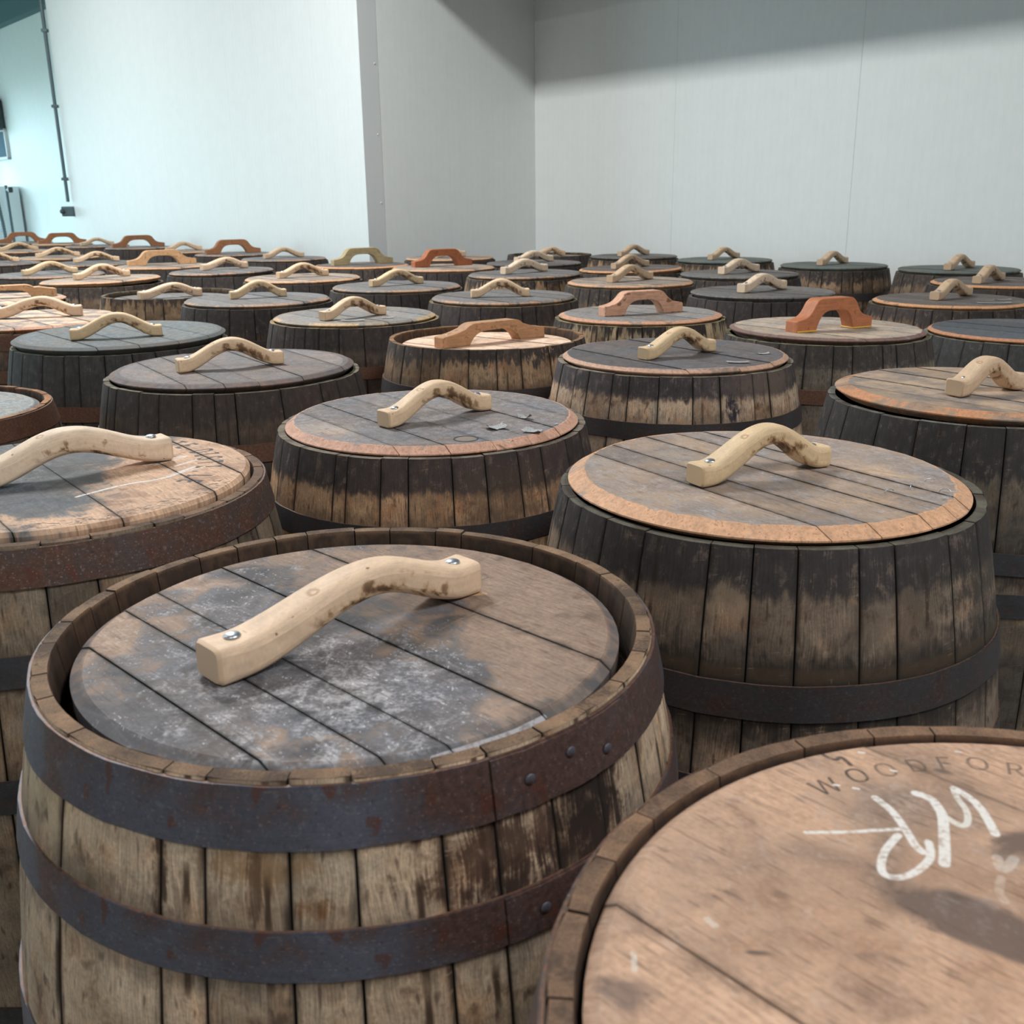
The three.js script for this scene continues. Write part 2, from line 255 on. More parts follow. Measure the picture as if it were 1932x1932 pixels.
// ---------------------------------------------------------------- lids
const LW = 0.58;                                      // the lid texture's width in metres
function overlay(S, draw) { const cv = document.createElement('canvas'); cv.width = cv.height = S; const g = cv.getContext('2d'); g.scale(S / LW, S / LW); g.translate(LW / 2, LW / 2); draw(g); return g.getImageData(0, 0, S, S).data; }
function lidTex(S, s, seed) {
  const r = rng(seed), ca = Math.cos(R(s.ang)), sa = Math.sin(R(s.ang)), seams = s.seams, tone = [...seams, 9].map(() => [1 + (r() - 0.5) * (s.vary ?? 0.16), r() * 60, r() - 0.5]), o = seed * 5.1, ov = s.draw && overlay(S, s.draw);
  return texture(S, S, (u, v, c) => {
    const x = (u - 0.5) * LW, y = (v - 0.5) * LW, q = x * ca + y * sa, p = y * ca - x * sa, rr = Math.hypot(x, y);
    let k = 0, ds = 9; for (const e of seams) { if (p > e) k++; ds = Math.min(ds, Math.abs(p - e)); }
    const tk = tone[k], wx = x + 0.012 * vn(x * 28 + o, y * 28), wy = y + 0.012 * vn(x * 28 - 9, y * 28 + o);
    const grain = fbm(q * 18 + tk[1], p * 330 + 2 * vn(q * 9, p * 30 + tk[1]), 4), fine = vn(q * 120 + tk[1], p * 1500), big = fbm(wx * 15 + o, wy * 15 + tk[1] * 0.2, 6), mid = fbm(wx * 62 + o, wy * 62 + o, 5), sp = fbm(x * 260 + o, y * 260, 4);
    c[0] = s.tan[0]; c[1] = s.tan[1]; c[2] = s.tan[2];
    mul3(c, tk[0] * (1 + 0.14 * grain + 0.06 * fine + 0.16 * mid + 0.12 * sp)); mix3(c, [c[0] * 0.66, c[1] * 0.6, c[2] * 0.57], 0.6 * ss(0.0, 0.5, big * 0.8 + mid * 0.5));
    const g = s.grey, gm = ss(0.2, 0.8, s.greyAmt + big * (s.greyNoise ?? 0.6) + 0.38 * mid + 0.2 * grain + 0.16 * sp + tk[2] * (s.plankVary ?? 0.1) + (s.greyBlobs ? blobs(s.greyBlobs, wx, wy) : 0)), gf = tk[0] * (1 + 0.1 * grain + 0.05 * fine + 0.28 * mid + 0.2 * sp), wm = 0.1 * fbm(x * 9 + o, y * 9 + 7, 3);
    mix3(c, [g[0] * (gf + wm), g[1] * gf, g[2] * (gf - wm)], gm * (s.greyMax ?? 0.95));
    if (s.darkAmt !== undefined) mix3(c, s.dark ?? [58, 56, 58], ss(0.15, 0.85, s.darkAmt + 0.6 * fbm(wx * 24 - o, wy * 24, 5) + 0.3 * mid + 0.12 * sp + blobs(s.darkBlobs ?? [], wx, wy)) * 0.9);
    if (s.bloom) mix3(c, [176, 173, 176], s.bloom * ss(0.1, 0.95, 0.7 * fbm(wx * 30 + 40 + o, wy * 30, 5) + 0.55 * mid + 0.5 * sp + blobs(s.bloomBlobs ?? [], wx, wy)));
    if (s.bloom) mix3(c, [206, 204, 206], s.bloom * 0.8 * ss(0.35, 0.6, vn(q * 60 + 4, p * 420) * 0.5 + vn(x * 500 + o, y * 190) * 0.5 + 0.3 * mid) * ss(0.0, 0.6, 0.3 + blobs(s.bloomBlobs ?? [], wx, wy) + 0.5 * big));
    mix3(c, [70, 52, 42], 0.3 * ss(0.35, 0.85, vn(q * 45 + 11, p * 330) + 0.35 * sp + 0.3 * mid));
    mul3(c, 1 - (0.4 * ss(0.003, 0, ds + 0.002 * mid) + 0.12 * ss(0.012, 0, ds + 0.006 * mid)) * (s.seam ?? 1));
    if (s.bevel && rr > s.rt - 0.002 + 0.005 * mid + 0.002 * sp) { const b = s.bevel, f = 1 + 0.12 * fbm(x * 130, y * 130, 3) + 0.14 * mid + 0.12 * sp; const keep = s.bevelPart ? clamp(0.2 + 1.1 * ss(-0.2, 0.3, fbm(x * 8 + o, y * 8, 4) + 0.4 * mid + (s.bevelBias ?? 0))) : 1 - 0.6 * ss(0.3, 0.6, big + 0.4 * mid); mix3(c, [b[0] * f, b[1] * f, b[2] * f], 0.9 * keep); mix3(c, [96, 60, 42], 0.35 * ss(0.2, 0.55, sp + 0.5 * mid)); }
    if (s.ring && rr > s.ring) mix3(c, s.ringCol ?? [74, 72, 76], ss(0, 0.004, rr - s.ring) * clamp(0.55 + 0.7 * mid + (s.ringBlobs ? blobs(s.ringBlobs, x, y) : 0)));
    if (ov) { const i = ((S - 1 - Math.min(S - 1, v * S | 0)) * S + Math.min(S - 1, u * S | 0)) * 4; if (ov[i + 3]) mix3(c, [ov[i], ov[i + 1], ov[i + 2]], ov[i + 3] / 255 * clamp(0.95 + 0.9 * sp + 0.5 * mid, 0.1, 1)); }
    grey3(c, 0.02); mul3(c, 1.02 * (s.gain ?? 1));
  }, THREE.ClampToEdgeWrapping, THREE.ClampToEdgeWrapping);
}
// planks of a round lid: strips between the seams, each clipped by the circle, with a bevelled rim
function lidPlanks(s, seed) {
  const r = rng(seed), ca = Math.cos(R(s.ang)), sa = Math.sin(R(s.ang)), e = [-s.rb, ...s.seams, s.rb], th = s.th ?? 0.022, drop = s.drop ?? 0.004, out = [];
  for (let k = 0; k + 1 < e.length; k++) {
    const y0 = e[k] + (k ? s.gap ?? 0.0006 : 0), y1 = e[k + 1] - (k + 2 < e.length ? s.gap ?? 0.0006 : 0), n = 14, lv = s.seam ?? 1, up = (r() - 0.5) * 0.0014 * lv, tip = (r() - 0.5) * 0.0014 * lv;
    const ys = [...Array(n + 1)].map((_, i) => (k === 0 || k + 2 === e.length) ? y0 + (y1 - y0) * (k === 0 ? 1 - Math.cos(Math.PI / 2 * i / n) : Math.sin(Math.PI / 2 * i / n)) : y0 + (y1 - y0) * i / n);
    const P = (q, p, h) => { const x = q * ca - p * sa, d = q * sa + p * ca; return [x, h, -d, x / LW + 0.5, d / LW + 0.5]; };
    const ring = (R0, h, i, sg) => { const p = clamp(ys[i], -R0, R0), q = Math.sqrt(Math.max(0, R0 * R0 - p * p)) * sg; return P(q, p, h + up + tip * (ys[i] - y0) / (y1 - y0)); };
    const L = [[s.rt, th], [s.rb, th - drop], [s.rb, th - drop - 0.002], [s.rb - (s.flush ? 0.0005 : 0.016), 0]];
    const g = [grid(n + 1, 2, (i, j) => ring(s.rt, th, i, j ? 1 : -1), false), grid(n + 1, 2, (i, j) => ring(L[3][0], 0, i, j ? 1 : -1), true)];
    for (const sg of [-1, 1]) { g.push(grid(n + 1, 2, (i, j) => ring(L[j][0], L[j][1], i, sg), sg < 0), grid(n + 1, 2, (i, j) => ring(L[j + 1][0], L[j + 1][1], i, sg), sg < 0), grid(n + 1, 2, (i, j) => ring(L[j + 2][0], L[j + 2][1], i, sg), sg < 0)); }
    for (const i of [0, n]) { if (Math.abs(ys[i]) >= s.rb - 0.017) continue; g.push(grid(4, 2, (a, j) => ring(L[a][0], L[a][1], i, j ? 1 : -1), i === 0)); }
    out.push(mergeGeometries(g));
  }
  return out;
}
function lidKind(S, s, seed) { return { s, mat: wood(lidTex(S, s, seed), 0.72, 0.0006), geos: lidPlanks(s, seed + 5) }; }

// handles: bent branches (swept) and pieces sawn from a board (extruded)
function branchTex(col, seed, bark) {
  return texture(512, 128, (u, v, c) => {
    const a = v * 2 * Math.PI, ax = Math.cos(a), ay = Math.sin(a), g = fbm(u * 7 + seed, v * 70 + 3 * fbm(u * 3, v * 4 + seed, 2), 4), m = fbm(u * 14 + ax * 1.2 + seed, ay * 1.6 + 4, 5), f = fbm(u * 90 + seed, v * 50, 3);
    c[0] = col[0]; c[1] = col[1]; c[2] = col[2]; mul3(c, 1 + 0.07 * g + 0.08 * m + 0.05 * f);
    const t = u * 2 - 1, under = ss(0.5, -0.5, ay) * ss(0.85, 0.2, Math.abs(t - 0.2));
    mix3(c, [150, 112, 74], ss(0.0, 0.6, m + 0.6 * under * bark + 0.2 * f - 0.25) * under * 0.8); mix3(c, [78, 52, 34], ss(0.3, 0.7, m + 0.35 * under * bark + 0.25 * f - 0.05) * under * 0.85);
    const kn = Math.hypot((u - 0.36) * 9, (v - 0.2) * 5); mix3(c, [160, 118, 84], 0.5 * ss(0.07, 0.02, Math.abs(kn - 0.12)));
    mix3(c, [104, 68, 44], 0.7 * ss(0.82, 0.88, vn(u * 44 + seed, v * 16)));
    if (u < 0.012 || u > 0.988) { c[0] = col[0] * 0.94; c[1] = col[1] * 0.93; c[2] = col[2] * 0.92; }
  }, THREE.ClampToEdgeWrapping, THREE.RepeatWrapping);
}
function branchGeo(L, w, th, arch, skew, bend, seed) {
  const N = 40, M = 20, r = rng(seed), ph = r() * 6, cen = (t) => { const q = clamp(Math.abs(t - skew) / (t > skew ? 0.86 - skew : 0.86 + skew)); return th / 2 + arch * (0.5 + 0.5 * Math.cos(Math.PI * q)) ** 0.88; };
  const ring = (t, k) => {
    const x = t * L / 2, y = cen(t), dt = 0.01, tx = L / 2 * dt * 2, ty = cen(Math.min(1, t + dt)) - cen(Math.max(-1, t - dt)), l = Math.hypot(tx, ty), nx = -ty / l, ny = tx / l;
    const ends = Math.abs(t) ** 3, W = w * (0.92 + 0.1 * ends + 0.035 * Math.sin(t * 5 + ph)) * k, T = th * (0.96 + 0.04 * ends + 0.05 * Math.sin(t * 4 + ph) * (1 - ends)) * k, e = 2 / (3.4 + 3 * ends), z0 = bend * (1 - t * t);
    return [...Array(M + 1)].map((_, j) => { const a = 2 * Math.PI * j / M + Math.PI / M, ca = Math.cos(a), sa = Math.sin(a), lx = Math.sign(ca) * Math.abs(ca) ** e * W / 2, ly = Math.sign(sa) * Math.abs(sa) ** e * T / 2; return [x + nx * ly, y + ny * ly, lx + z0, (t + 1) / 2, j / M]; });
  };
  const rows = [ring(-1, 0.001), ring(-1, 0.86), ring(-0.975, 1)]; for (let i = 1; i < N; i++) rows.push(ring(-0.975 + 1.95 * i / N, 1)); rows.push(ring(0.975, 1), ring(1, 0.86), ring(1, 0.001));
  const body = grid(rows.length - 2, M + 1, (i, j) => rows[i + 1][j], true), c0 = grid(2, M + 1, (i, j) => rows[i][j], true), c1 = grid(2, M + 1, (i, j) => rows[rows.length - 2 + i][j], true);
  return mergeGeometries([body, c0, c1]);
}
function boardGeo(L, H2, w) {
  const s = new THREE.Shape(), a = L / 2, p = 0.03; s.moveTo(-a, 0); s.lineTo(-a, p - 0.004); s.quadraticCurveTo(-a, p, -a + 0.006, p + 0.001); s.bezierCurveTo(-a * 0.72, p + 0.006, -a * 0.66, p + 0.012, -a * 0.56, H2 * 0.78);
  s.quadraticCurveTo(-a * 0.48, H2, -a * 0.36, H2); s.lineTo(a * 0.36, H2); s.quadraticCurveTo(a * 0.48, H2, a * 0.56, H2 * 0.78); s.bezierCurveTo(a * 0.66, p + 0.012, a * 0.72, p + 0.006, a - 0.006, p + 0.001); s.quadraticCurveTo(a, p, a, p - 0.004);
  s.lineTo(a, 0); s.lineTo(a * 0.5, 0); s.bezierCurveTo(a * 0.42, H2 * 0.42, a * 0.34, H2 * 0.62, a * 0.1, H2 * 0.62); s.lineTo(-a * 0.1, H2 * 0.62); s.bezierCurveTo(-a * 0.34, H2 * 0.62, -a * 0.42, H2 * 0.42, -a * 0.5, 0); s.closePath();
  const g = new THREE.ExtrudeGeometry(s, { depth: w - 0.005, bevelEnabled: true, bevelThickness: 0.0025, bevelSize: 0.0025, bevelOffset: -0.0025, bevelSegments: 2, curveSegments: 10 }); g.translate(0, 0, -w / 2 + 0.0025); return g;
}
function boardTex(col, seed, stain = 0.4) {
  const t = texture(256, 256, (u, v, c) => { const g = fbm(u * 4 + seed, v * 46, 3), m = fbm(u * 9 + seed, v * 9, 4); c[0] = col[0]; c[1] = col[1]; c[2] = col[2]; mul3(c, 1 + 0.14 * g + 0.12 * m); mix3(c, [col[0] * 0.5, col[1] * 0.42, col[2] * 0.36], stain * ss(0.25, 0.5, m + 0.3 * g)); }, THREE.RepeatWrapping, THREE.RepeatWrapping);
  t.repeat.set(4, 4); return t;
}
const BRANCH = [[[232, 200, 170], 1.0, [0.28, 0.041, 0.034, 0.031, 0.12, 0.004]], [[230, 198, 164], 1.3, [0.24, 0.038, 0.03, 0.037, 0.02, -0.003]], [[234, 208, 182], 0.6, [0.27, 0.042, 0.035, 0.031, -0.05, 0.002]], [[222, 192, 154], 1.2, [0.25, 0.037, 0.029, 0.038, 0.05, 0.003]], [[208, 178, 148], 0.7, [0.26, 0.04, 0.031, 0.038, -0.02, 0]]]
  .map(([c, b, g], i) => ({ mat: wood(branchTex(c, 13 + i * 7, b), 0.62, 0.0008), g, i }));
const BOARD = { orange: wood(boardTex([186, 116, 78], 3), 0.65, 0.0005), brown: wood(boardTex([182, 138, 102], 9), 0.7, 0.0005), umber: wood(boardTex([152, 102, 68], 10), 0.7, 0.0005), pink: wood(boardTex([212, 162, 134], 21, 0.7), 0.7, 0.0005), green: wood(boardTex([176, 156, 118], 33, 0.3), 0.7, 0.0005), tawny: wood(boardTex([206, 162, 120], 45, 0.5), 0.7, 0.0005), red: wood(boardTex([170, 100, 64], 57), 0.65, 0.0005) };
const mBolt = new THREE.MeshStandardMaterial({ color: 0xc8ccd2, metalness: 0.9, roughness: 0.34 });
const boltGeo = new THREE.SphereGeometry(0.0076, 14, 7, 0, Math.PI * 2, 0, Math.PI / 2).scale(1, 0.45, 1);
const geoCache = {};
function addHandle(lid, top, spec, off) {             // spec: [kind, length, yaw in degrees, (height scale)]
  const [kind, L, yaw, hs = 1] = spec, b = typeof kind === 'number' ? BRANCH[kind] : null, key = [kind, L, hs].join();
  const w = b ? b.g[1] : 0.045, g = geoCache[key] ??= b ? branchGeo(L, w, b.g[2], b.g[3] * hs, b.g[4], b.g[5], b.i * 5 + 2) : boardGeo(L, hs, w);
  const h = part('handle', g, b ? b.mat : BOARD[kind], lid); h.position.set(off[0], top, -off[1]); h.rotation.y = R(yaw);
  for (const s of [-1, 1]) { const q = part('bolt', boltGeo, mBolt, h); q.userData.label = 'silver dome bolt'; q.position.set(s * (L / 2 - (b ? 0.024 : 0.03)), b ? b.g[2] * 1.02 : 0.0315, b ? 0.002 : 0); }
  return h;
}
const mPaper = new THREE.MeshStandardMaterial({ map: texture(64, 64, (u, v, c) => { const f = 176 + 16 * vn(u * 20, v * 20) - 70 * ss(0.35, 0.5, vn(u * 26, v * 9)); c[0] = f; c[1] = f; c[2] = f; }), roughness: 0.9, side: THREE.DoubleSide });
function scrap(lid, top, x, d, w, h, yaw, curl, seed) {    // a torn paper label, curling off the wood
  const r = rng(seed), g = grid(4, 6, (i, j) => { const a = (j / 5 - 0.5) * w + (r() - 0.5) * 0.12 * w, b = (i / 3 - 0.5) * h + (r() - 0.5) * 0.2 * h; return [a, 0.0006 + curl * (Math.abs(j / 5 - 0.5) * 2) ** 2 * (0.4 + r()), b, j / 5, i / 3]; }, false);
  const m = part('paper_label', g, mPaper, lid); m.position.set(x, top + 0.0008, -d); m.rotation.y = R(yaw); return m;
}
function addLid(kind, x, y, d, label, o = {}) {
  const l = base('barrel_lid', label, 'barrel lid', [x + (o.dx ?? 0), y, -d - (o.dd ?? 0)], 'round plank lids lying on the barrels');
  const pl = new THREE.Group(); if (o.turn) l.rotation.y = R(o.turn);
  l.rotation.x = R(o.tx ?? 0); l.rotation.z = R(o.tz ?? 0);
  for (const g of kind.geos) part('plank', g, kind.mat, l);
  const top = (kind.s.th ?? 0.022) + 0.0004;
  if (o.handle) addHandle(l, top, o.turn ? [o.handle[0], o.handle[1], o.handle[2] - o.turn, o.handle[3]] : o.handle, o.off ?? [0, 0]);
  for (const q of o.paper ?? []) scrap(l, top, ...q);
  return l;
}

// ---------------------------------------------------------------- coats of the barrels
const deg = (a) => a.map(R);
const K = {};
K.A = barrelKind(1, true, { light: [206, 180, 154], light2: [168, 142, 116], head: 'blue', steel: 'blue', hoop: 0.104, bleed: 0.3, runs: 0.55, scrape: 0.5, vary: 0.22, chime: [142, 112, 86], gain: 1.12,
  spots: [[-60, 0.075, 13, 0.03, 0.8, [62, 38, 26]], [-44, 0.07, 7, 0.05, 1.0, [40, 26, 20]], [-52, 0.1, 12, 0.02, 0.8, [50, 32, 24]], [-95, 0.06, 7, 0.012, 0.6, [150, 112, 74]], [-88, 0.088, 2.2, 0.008, 0.9, [122, 78, 46]], [-110, 0.075, 1.2, 0.04, 0.7, [66, 44, 30]], [-96, 0.07, 1, 0.03, 0.5, [70, 48, 34]], [-120, 0.1, 9, 0.012, 0.4, [110, 96, 80]], [-140, 0.06, 16, 0.03, 0.35, [206, 186, 150]]] },
  deg([-180, -170, -156, -146, -131, -110, -103, -91, -82, -70, -62, -52, -42, -30, -17, -8, 0]), 2048, 1024);
K.E = barrelKind(2, true, { light: [142, 124, 104], light2: [112, 98, 82], head: 'rust', steel: 'black', hoop: 0.122, bleed: 0.35, runs: 0.4, chime: [136, 104, 80], gain: 1.05 }, null, 1536, 768);
K.B = barrelKind(3, true, { light: [172, 146, 122], light2: [126, 108, 92], band: 0.054, dark: [66, 58, 57], wear: 0.45, all: 0.22, hoop: 0.15, hoopWidth: 0.041, steel: 'dark', bleed: 0.98, bleedW: 0.075, soot: [34, 27, 23], runs: 0.45, scrape: 0.4, chime: [96, 92, 80], gain: 1.0, ragged: 0.6,
  spots: [[-111, 0.06, 5, 0.02, 0.8, [176, 150, 124]], [-75, 0.09, 8, 0.03, 0.4, [140, 120, 100]], [-30, 0.05, 24, 0.08, 0.7, [50, 44, 40]], [-90, 0.14, 90, 0.008, 0.5, [104, 78, 48]]] },
  deg([-180, -168, -158, -146, -133, -116, -106, -96, -82, -73, -56, -42, -28, -14, 0]), 2048, 1024);
K.C = barrelKind(4, true, { light: [206, 166, 128], light2: [166, 126, 94], band: 0.056, dark: [66, 55, 53], wear: 0.25, hoop: 0.106, steel: 'dark', bleed: 0.35, runs: 0.25, scrape: 0.3, chime: [128, 116, 100], gain: 1.1, ragged: 0.5,
  spots: [[-62, 0.07, 16, 0.05, 0.5, [92, 70, 54]]] },
  deg([-180, -165, -152, -138, -120, -115, -103, -94, -80, -69, -57, -47, -33, -20, -9, 0]), 1536, 768);
K.G = barrelKind(5, true, { light: [226, 196, 168], light2: [196, 164, 136], band: 0.044, dark: [72, 64, 66], wear: 0.25, hoop: 0.096, steel: 'dark', bleed: 0.3, runs: 0.35, ragged: 0.4, chime: [140, 128, 112], gain: 1.08, spots: [[-52, 0.022, 20, 0.03, 0.7, [124, 104, 90]], [-73, 0.07, 2.5, 0.03, 0.9, [40, 36, 44]]] });
K.H = barrelKind(6, true, { light: [130, 108, 90], light2: [98, 82, 70], band: 0.06, dark: [74, 62, 58], wear: 0.25, all: 0.6, hoop: 0.1, steel: 'brown', bleed: 0.3, runs: 0.4, chime: [132, 124, 104] });
K.I = barrelKind(7, true, { light: [130, 110, 92], light2: [98, 82, 70], head: 'brown', steel: 'brown', hoop: 0.104, chime: [178, 124, 80] });
K.J = barrelKind(8, true, { light: [188, 156, 124], light2: [140, 108, 82], band: 0.038, dark: [76, 66, 62], wear: 0.8, hoop: 0.102, steel: 'dark', bleed: 0.4, runs: 0.4, ragged: 1.4, chime: [150, 112, 76], vary: 0.4 });
K.K = barrelKind(9, true, { light: [156, 142, 126], light2: [118, 106, 94], band: 0.055, dark: [74, 66, 62], wear: 0.35, hoop: 0.11, steel: 'brown', bleed: 0.3, runs: 0.45, ragged: 0.4, chime: [140, 132, 106], moss: true });
K.F = barrelKind(10, true, { light: [156, 134, 108], light2: [96, 88, 80], band: 0.09, dark: [62, 57, 56], wear: 0.45, all: 0.25, hoop: 0.2, steel: 'black', bleed: 0.9, runs: 0.4, chime: [120, 118, 112], spots: [[-60, 0.055, 14, 0.02, 0.9, [172, 146, 116]]] });
K.M = barrelKind(11, true, { light: [112, 106, 98], light2: [86, 82, 78], band: 0.09, dark: [74, 72, 72], wear: 0.25, all: 0.5, hoop: 0.12, steel: 'brown', chime: [146, 146, 128] });
K.P = barrelKind(12, true, { light: [206, 182, 148], light2: [166, 138, 106], band: 0.014, dark: [66, 56, 52], wear: 0.4, ragged: 2.4, hoop: 0.105, runs: 0.9, chime: [166, 150, 104], moss: true });
K.O = barrelKind(13, true, { light: [128, 108, 92], light2: [98, 84, 74], band: 0.07, dark: [78, 68, 66], wear: 0.3, all: 0.35, hoop: 0.115, steel: 'brown', chime: [158, 138, 98] });
const farStyles = [
  { light: [172, 142, 112], light2: [124, 100, 78], band: 0.045, dark: [70, 61, 58], wear: 0.6, runs: 0.5, ragged: 1.4, chime: [122, 110, 90], vary: 0.4 },
  { light: [118, 98, 84], light2: [92, 78, 68], band: 0.08, dark: [66, 58, 56], wear: 0.35, all: 0.4, chime: [110, 104, 92] },
  { light: [196, 162, 126], light2: [150, 118, 88], band: 0.03, dark: [72, 60, 54], wear: 0.9, ragged: 1.8, runs: 0.6, chime: [126, 112, 90], vary: 0.45 },
  { light: [150, 126, 102], light2: [106, 88, 72], band: 0.06, dark: [76, 66, 62], wear: 0.7, ragged: 1.2, runs: 0.4, chime: [134, 122, 96], vary: 0.35 }];
farStyles.forEach((s, i) => { K['f' + i] = barrelKind(20 + i, false, s, null, 768, 384); });

// ---------------------------------------------------------------- kinds of lid
const stroke = (g, pts, w, col, a = 1) => { g.strokeStyle = col; g.globalAlpha = a; g.lineWidth = w; g.lineCap = g.lineJoin = 'round'; g.beginPath(); pts.forEach(([x, y], i) => { if (!i) g.moveTo(x, -y); else if (i + 1 < pts.length) g.quadraticCurveTo(x, -y, (x + pts[i + 1][0]) / 2, -(y + pts[i + 1][1]) / 2); else g.lineTo(x, -y); }); g.stroke(); g.globalAlpha = 1; };
function arcText(g, text, cx, cy, r, a0, step, size, col, alpha, font = 'sans-serif', sx = 1) {   // letters round an arc, tops outward
  g.fillStyle = col; g.globalAlpha = alpha; g.textAlign = 'center';
  [...text].forEach((ch, i) => { const a = R(a0 - step * i); g.save(); g.translate(cx + Math.cos(a) * r, -(cy + Math.sin(a) * r)); g.rotate(Math.PI / 2 - a); g.scale(size / 100 * sx, size / 100); g.font = 'bold 100px ' + font; g.fillText(ch, 0, 0); g.restore(); });
  g.globalAlpha = 1;
}
const LK = {};
LK.A = lidKind(1400, { ang: -44.6, seams: [-0.19, -0.128, -0.083, 0, 0.102], rt: 0.236, rb: 0.2465, drop: 0.006, flush: true, tan: [156, 130, 112], grey: [100, 97, 100], greyAmt: 0.4, greyNoise: 0.9, ring: 0.2362, ringCol: [86, 84, 88],
  greyBlobs: [[-0.06, -0.02, 0.14, 0.11, 0.75, R(-40)], [0.05, -0.14, 0.1, 0.08, 0.55], [-0.1, -0.16, 0.12, 0.08, 0.5], [0.19, 0.02, 0.09, 0.12, -0.6], [0.13, 0.14, 0.12, 0.08, -0.35], [-0.23, 0, 0.04, 0.08, -0.5], [0.2, -0.08, 0.06, 0.08, -0.6], [0, 0.2, 0.16, 0.05, -0.1]],
  darkAmt: -0.02, dark: [60, 58, 62], darkBlobs: [[-0.1, 0.09, 0.05, 0.05, 0.5], [0.0, -0.215, 0.03, 0.02, 0.55], [-0.17, -0.13, 0.07, 0.03, 0.4, R(-50)], [0.1, 0.01, 0.03, 0.02, 0.35], [0.16, -0.17, 0.09, 0.02, 0.55, R(45)], [-0.14, 0.14, 0.04, 0.04, 0.35], [0.02, 0.09, 0.05, 0.03, 0.3]],
  bloom: 0.95, bloomBlobs: [[0.02, -0.13, 0.1, 0.1, 0.45], [-0.12, 0.06, 0.07, 0.1, 0.25], [0.05, -0.03, 0.06, 0.05, 0.3], [0.13, 0.09, 0.2, 0.12, -0.6], [0.2, -0.05, 0.08, 0.14, -0.5], [-0.06, -0.235, 0.1, 0.012, 0.5]],
  draw: (g) => { stroke(g, [[0.09, -0.226], [0.14, -0.2], [0.172, -0.17]], 0.0045, 'rgb(196,192,196)', 0.8); stroke(g, [[0.08, -0.01], [0.1, 0.02], [0.14, 0.06]], 0.003, 'rgb(178,150,120)', 0.25); stroke(g, [[0.1, 0.075], [0.12, 0.08]], 0.006, 'rgb(200,166,120)', 0.8); arcText(g, 'YU', 0, 0, 0.155, 55, 7, 0.032, 'rgb(96,80,74)', 0.6, 'serif'); } }, 1);
LK.D = lidKind(1400, { ang: -47.5, seams: [-0.113, 0.129], rt: 0.2495, rb: 0.2575, drop: 0.006, gap: 0.00008, seam: 0.5, gain: 0.93, tan: [206, 166, 138], grey: [160, 130, 110], greyAmt: 0.3, greyNoise: 0.5, vary: 0.1, darkAmt: -0.22, dark: [112, 92, 82],
  greyBlobs: [[-0.1, 0.1, 0.08, 0.05, 0.3], [-0.04, 0.16, 0.06, 0.08, 0.25]],
  darkBlobs: [[-0.068, 0.088, 0.05, 0.018, 0.75, R(-38)], [-0.045, 0.066, 0.045, 0.016, 0.9, R(-32)], [0.004, 0.134, 0.016, 0.018, 1.2], [-0.189, 0.087, 0.026, 0.013, 0.6], [-0.158, 0.094, 0.02, 0.012, 0.35], [-0.237, 0.03, 0.02, 0.022, 0.8], [-0.01, 0.209, 0.011, 0.005, 1.3], [-0.078, 0.112, 0.03, 0.012, 0.35, R(-30)], [-0.163, 0.045, 0.006, 0.003, 1.2], [-0.118, 0.038, 0.01, 0.006, 0.5], [-0.02, 0.12, 0.03, 0.02, 0.3], [-0.215, 0.06, 0.02, 0.01, 0.4]],
  bloom: 0.3, bloomBlobs: [[-0.16, 0.09, 0.01, 0.01, 0.5]],
  draw: (g) => {
    const w = 'rgb(238,232,226)'; g.translate(-0.003, 0.008);
    stroke(g, [[-0.113, 0.157], [-0.088, 0.1565], [-0.074, 0.158], [-0.057, 0.159]], 0.003, w); stroke(g, [[-0.06, 0.192], [-0.055, 0.18], [-0.054, 0.17], [-0.0535, 0.156], [-0.054, 0.142], [-0.052, 0.137]], 0.0052, w);
    stroke(g, [[-0.045, 0.146], [-0.047, 0.135], [-0.055, 0.125], [-0.067, 0.116], [-0.076, 0.114], [-0.081, 0.117], [-0.081, 0.123], [-0.074, 0.138], [-0.06, 0.153]], 0.0048, w);
    stroke(g, [[-0.033, 0.196], [-0.026, 0.192], [-0.025, 0.182], [-0.026, 0.172], [-0.03, 0.161], [-0.035, 0.148], [-0.04, 0.135], [-0.044, 0.126]], 0.0064, w);
    stroke(g, [[-0.025, 0.172], [-0.022, 0.164], [-0.019, 0.161], [-0.015, 0.163], [-0.011, 0.171], [-0.009, 0.18], [-0.01, 0.19], [-0.008, 0.199]], 0.0042, w, 0.85); stroke(g, [[-0.007, 0.201], [-0.001, 0.191], [0.0, 0.178], [-0.001, 0.166], [-0.003, 0.153]], 0.0056, w);
    stroke(g, [[-0.012, 0.131], [-0.016, 0.12], [-0.011, 0.121], [-0.003, 0.13]], 0.006, w, 0.4); stroke(g, [[-0.018, 0.113], [-0.025, 0.103], [-0.025, 0.094]], 0.005, w, 0.3); stroke(g, [[-0.226, 0.06], [-0.227, 0.048]], 0.003, w, 0.6); stroke(g, [[-0.185, 0.083], [-0.182, 0.078]], 0.004, w, 0.5);
    const L = [['W', -0.084, 0.206], ['O', -0.061, 0.218], ['O', -0.041, 0.224], ['D', -0.02, 0.229], ['F', -0.002, 0.232], ['O', 0.019, 0.231], ['R', 0.039, 0.224], ['D', 0.058, 0.214]];
    L.forEach(([ch, x, y], i) => { g.save(); g.translate(x, -y + 0.008); g.rotate(R(-22 + i * 7)); g.scale(0.00022, 0.00022); g.fillStyle = 'rgb(62,52,48)'; g.globalAlpha = i < 2 ? 0.8 : 0.5; g.textAlign = 'center'; g.font = '100px sans-serif'; g.fillText(ch, 0, 0); g.restore(); }); g.globalAlpha = 1;
    stroke(g, [[-0.078, 0.245], [-0.072, 0.234], [-0.066, 0.242], [-0.063, 0.23]], 0.003, 'rgb(66,54,48)', 0.75);
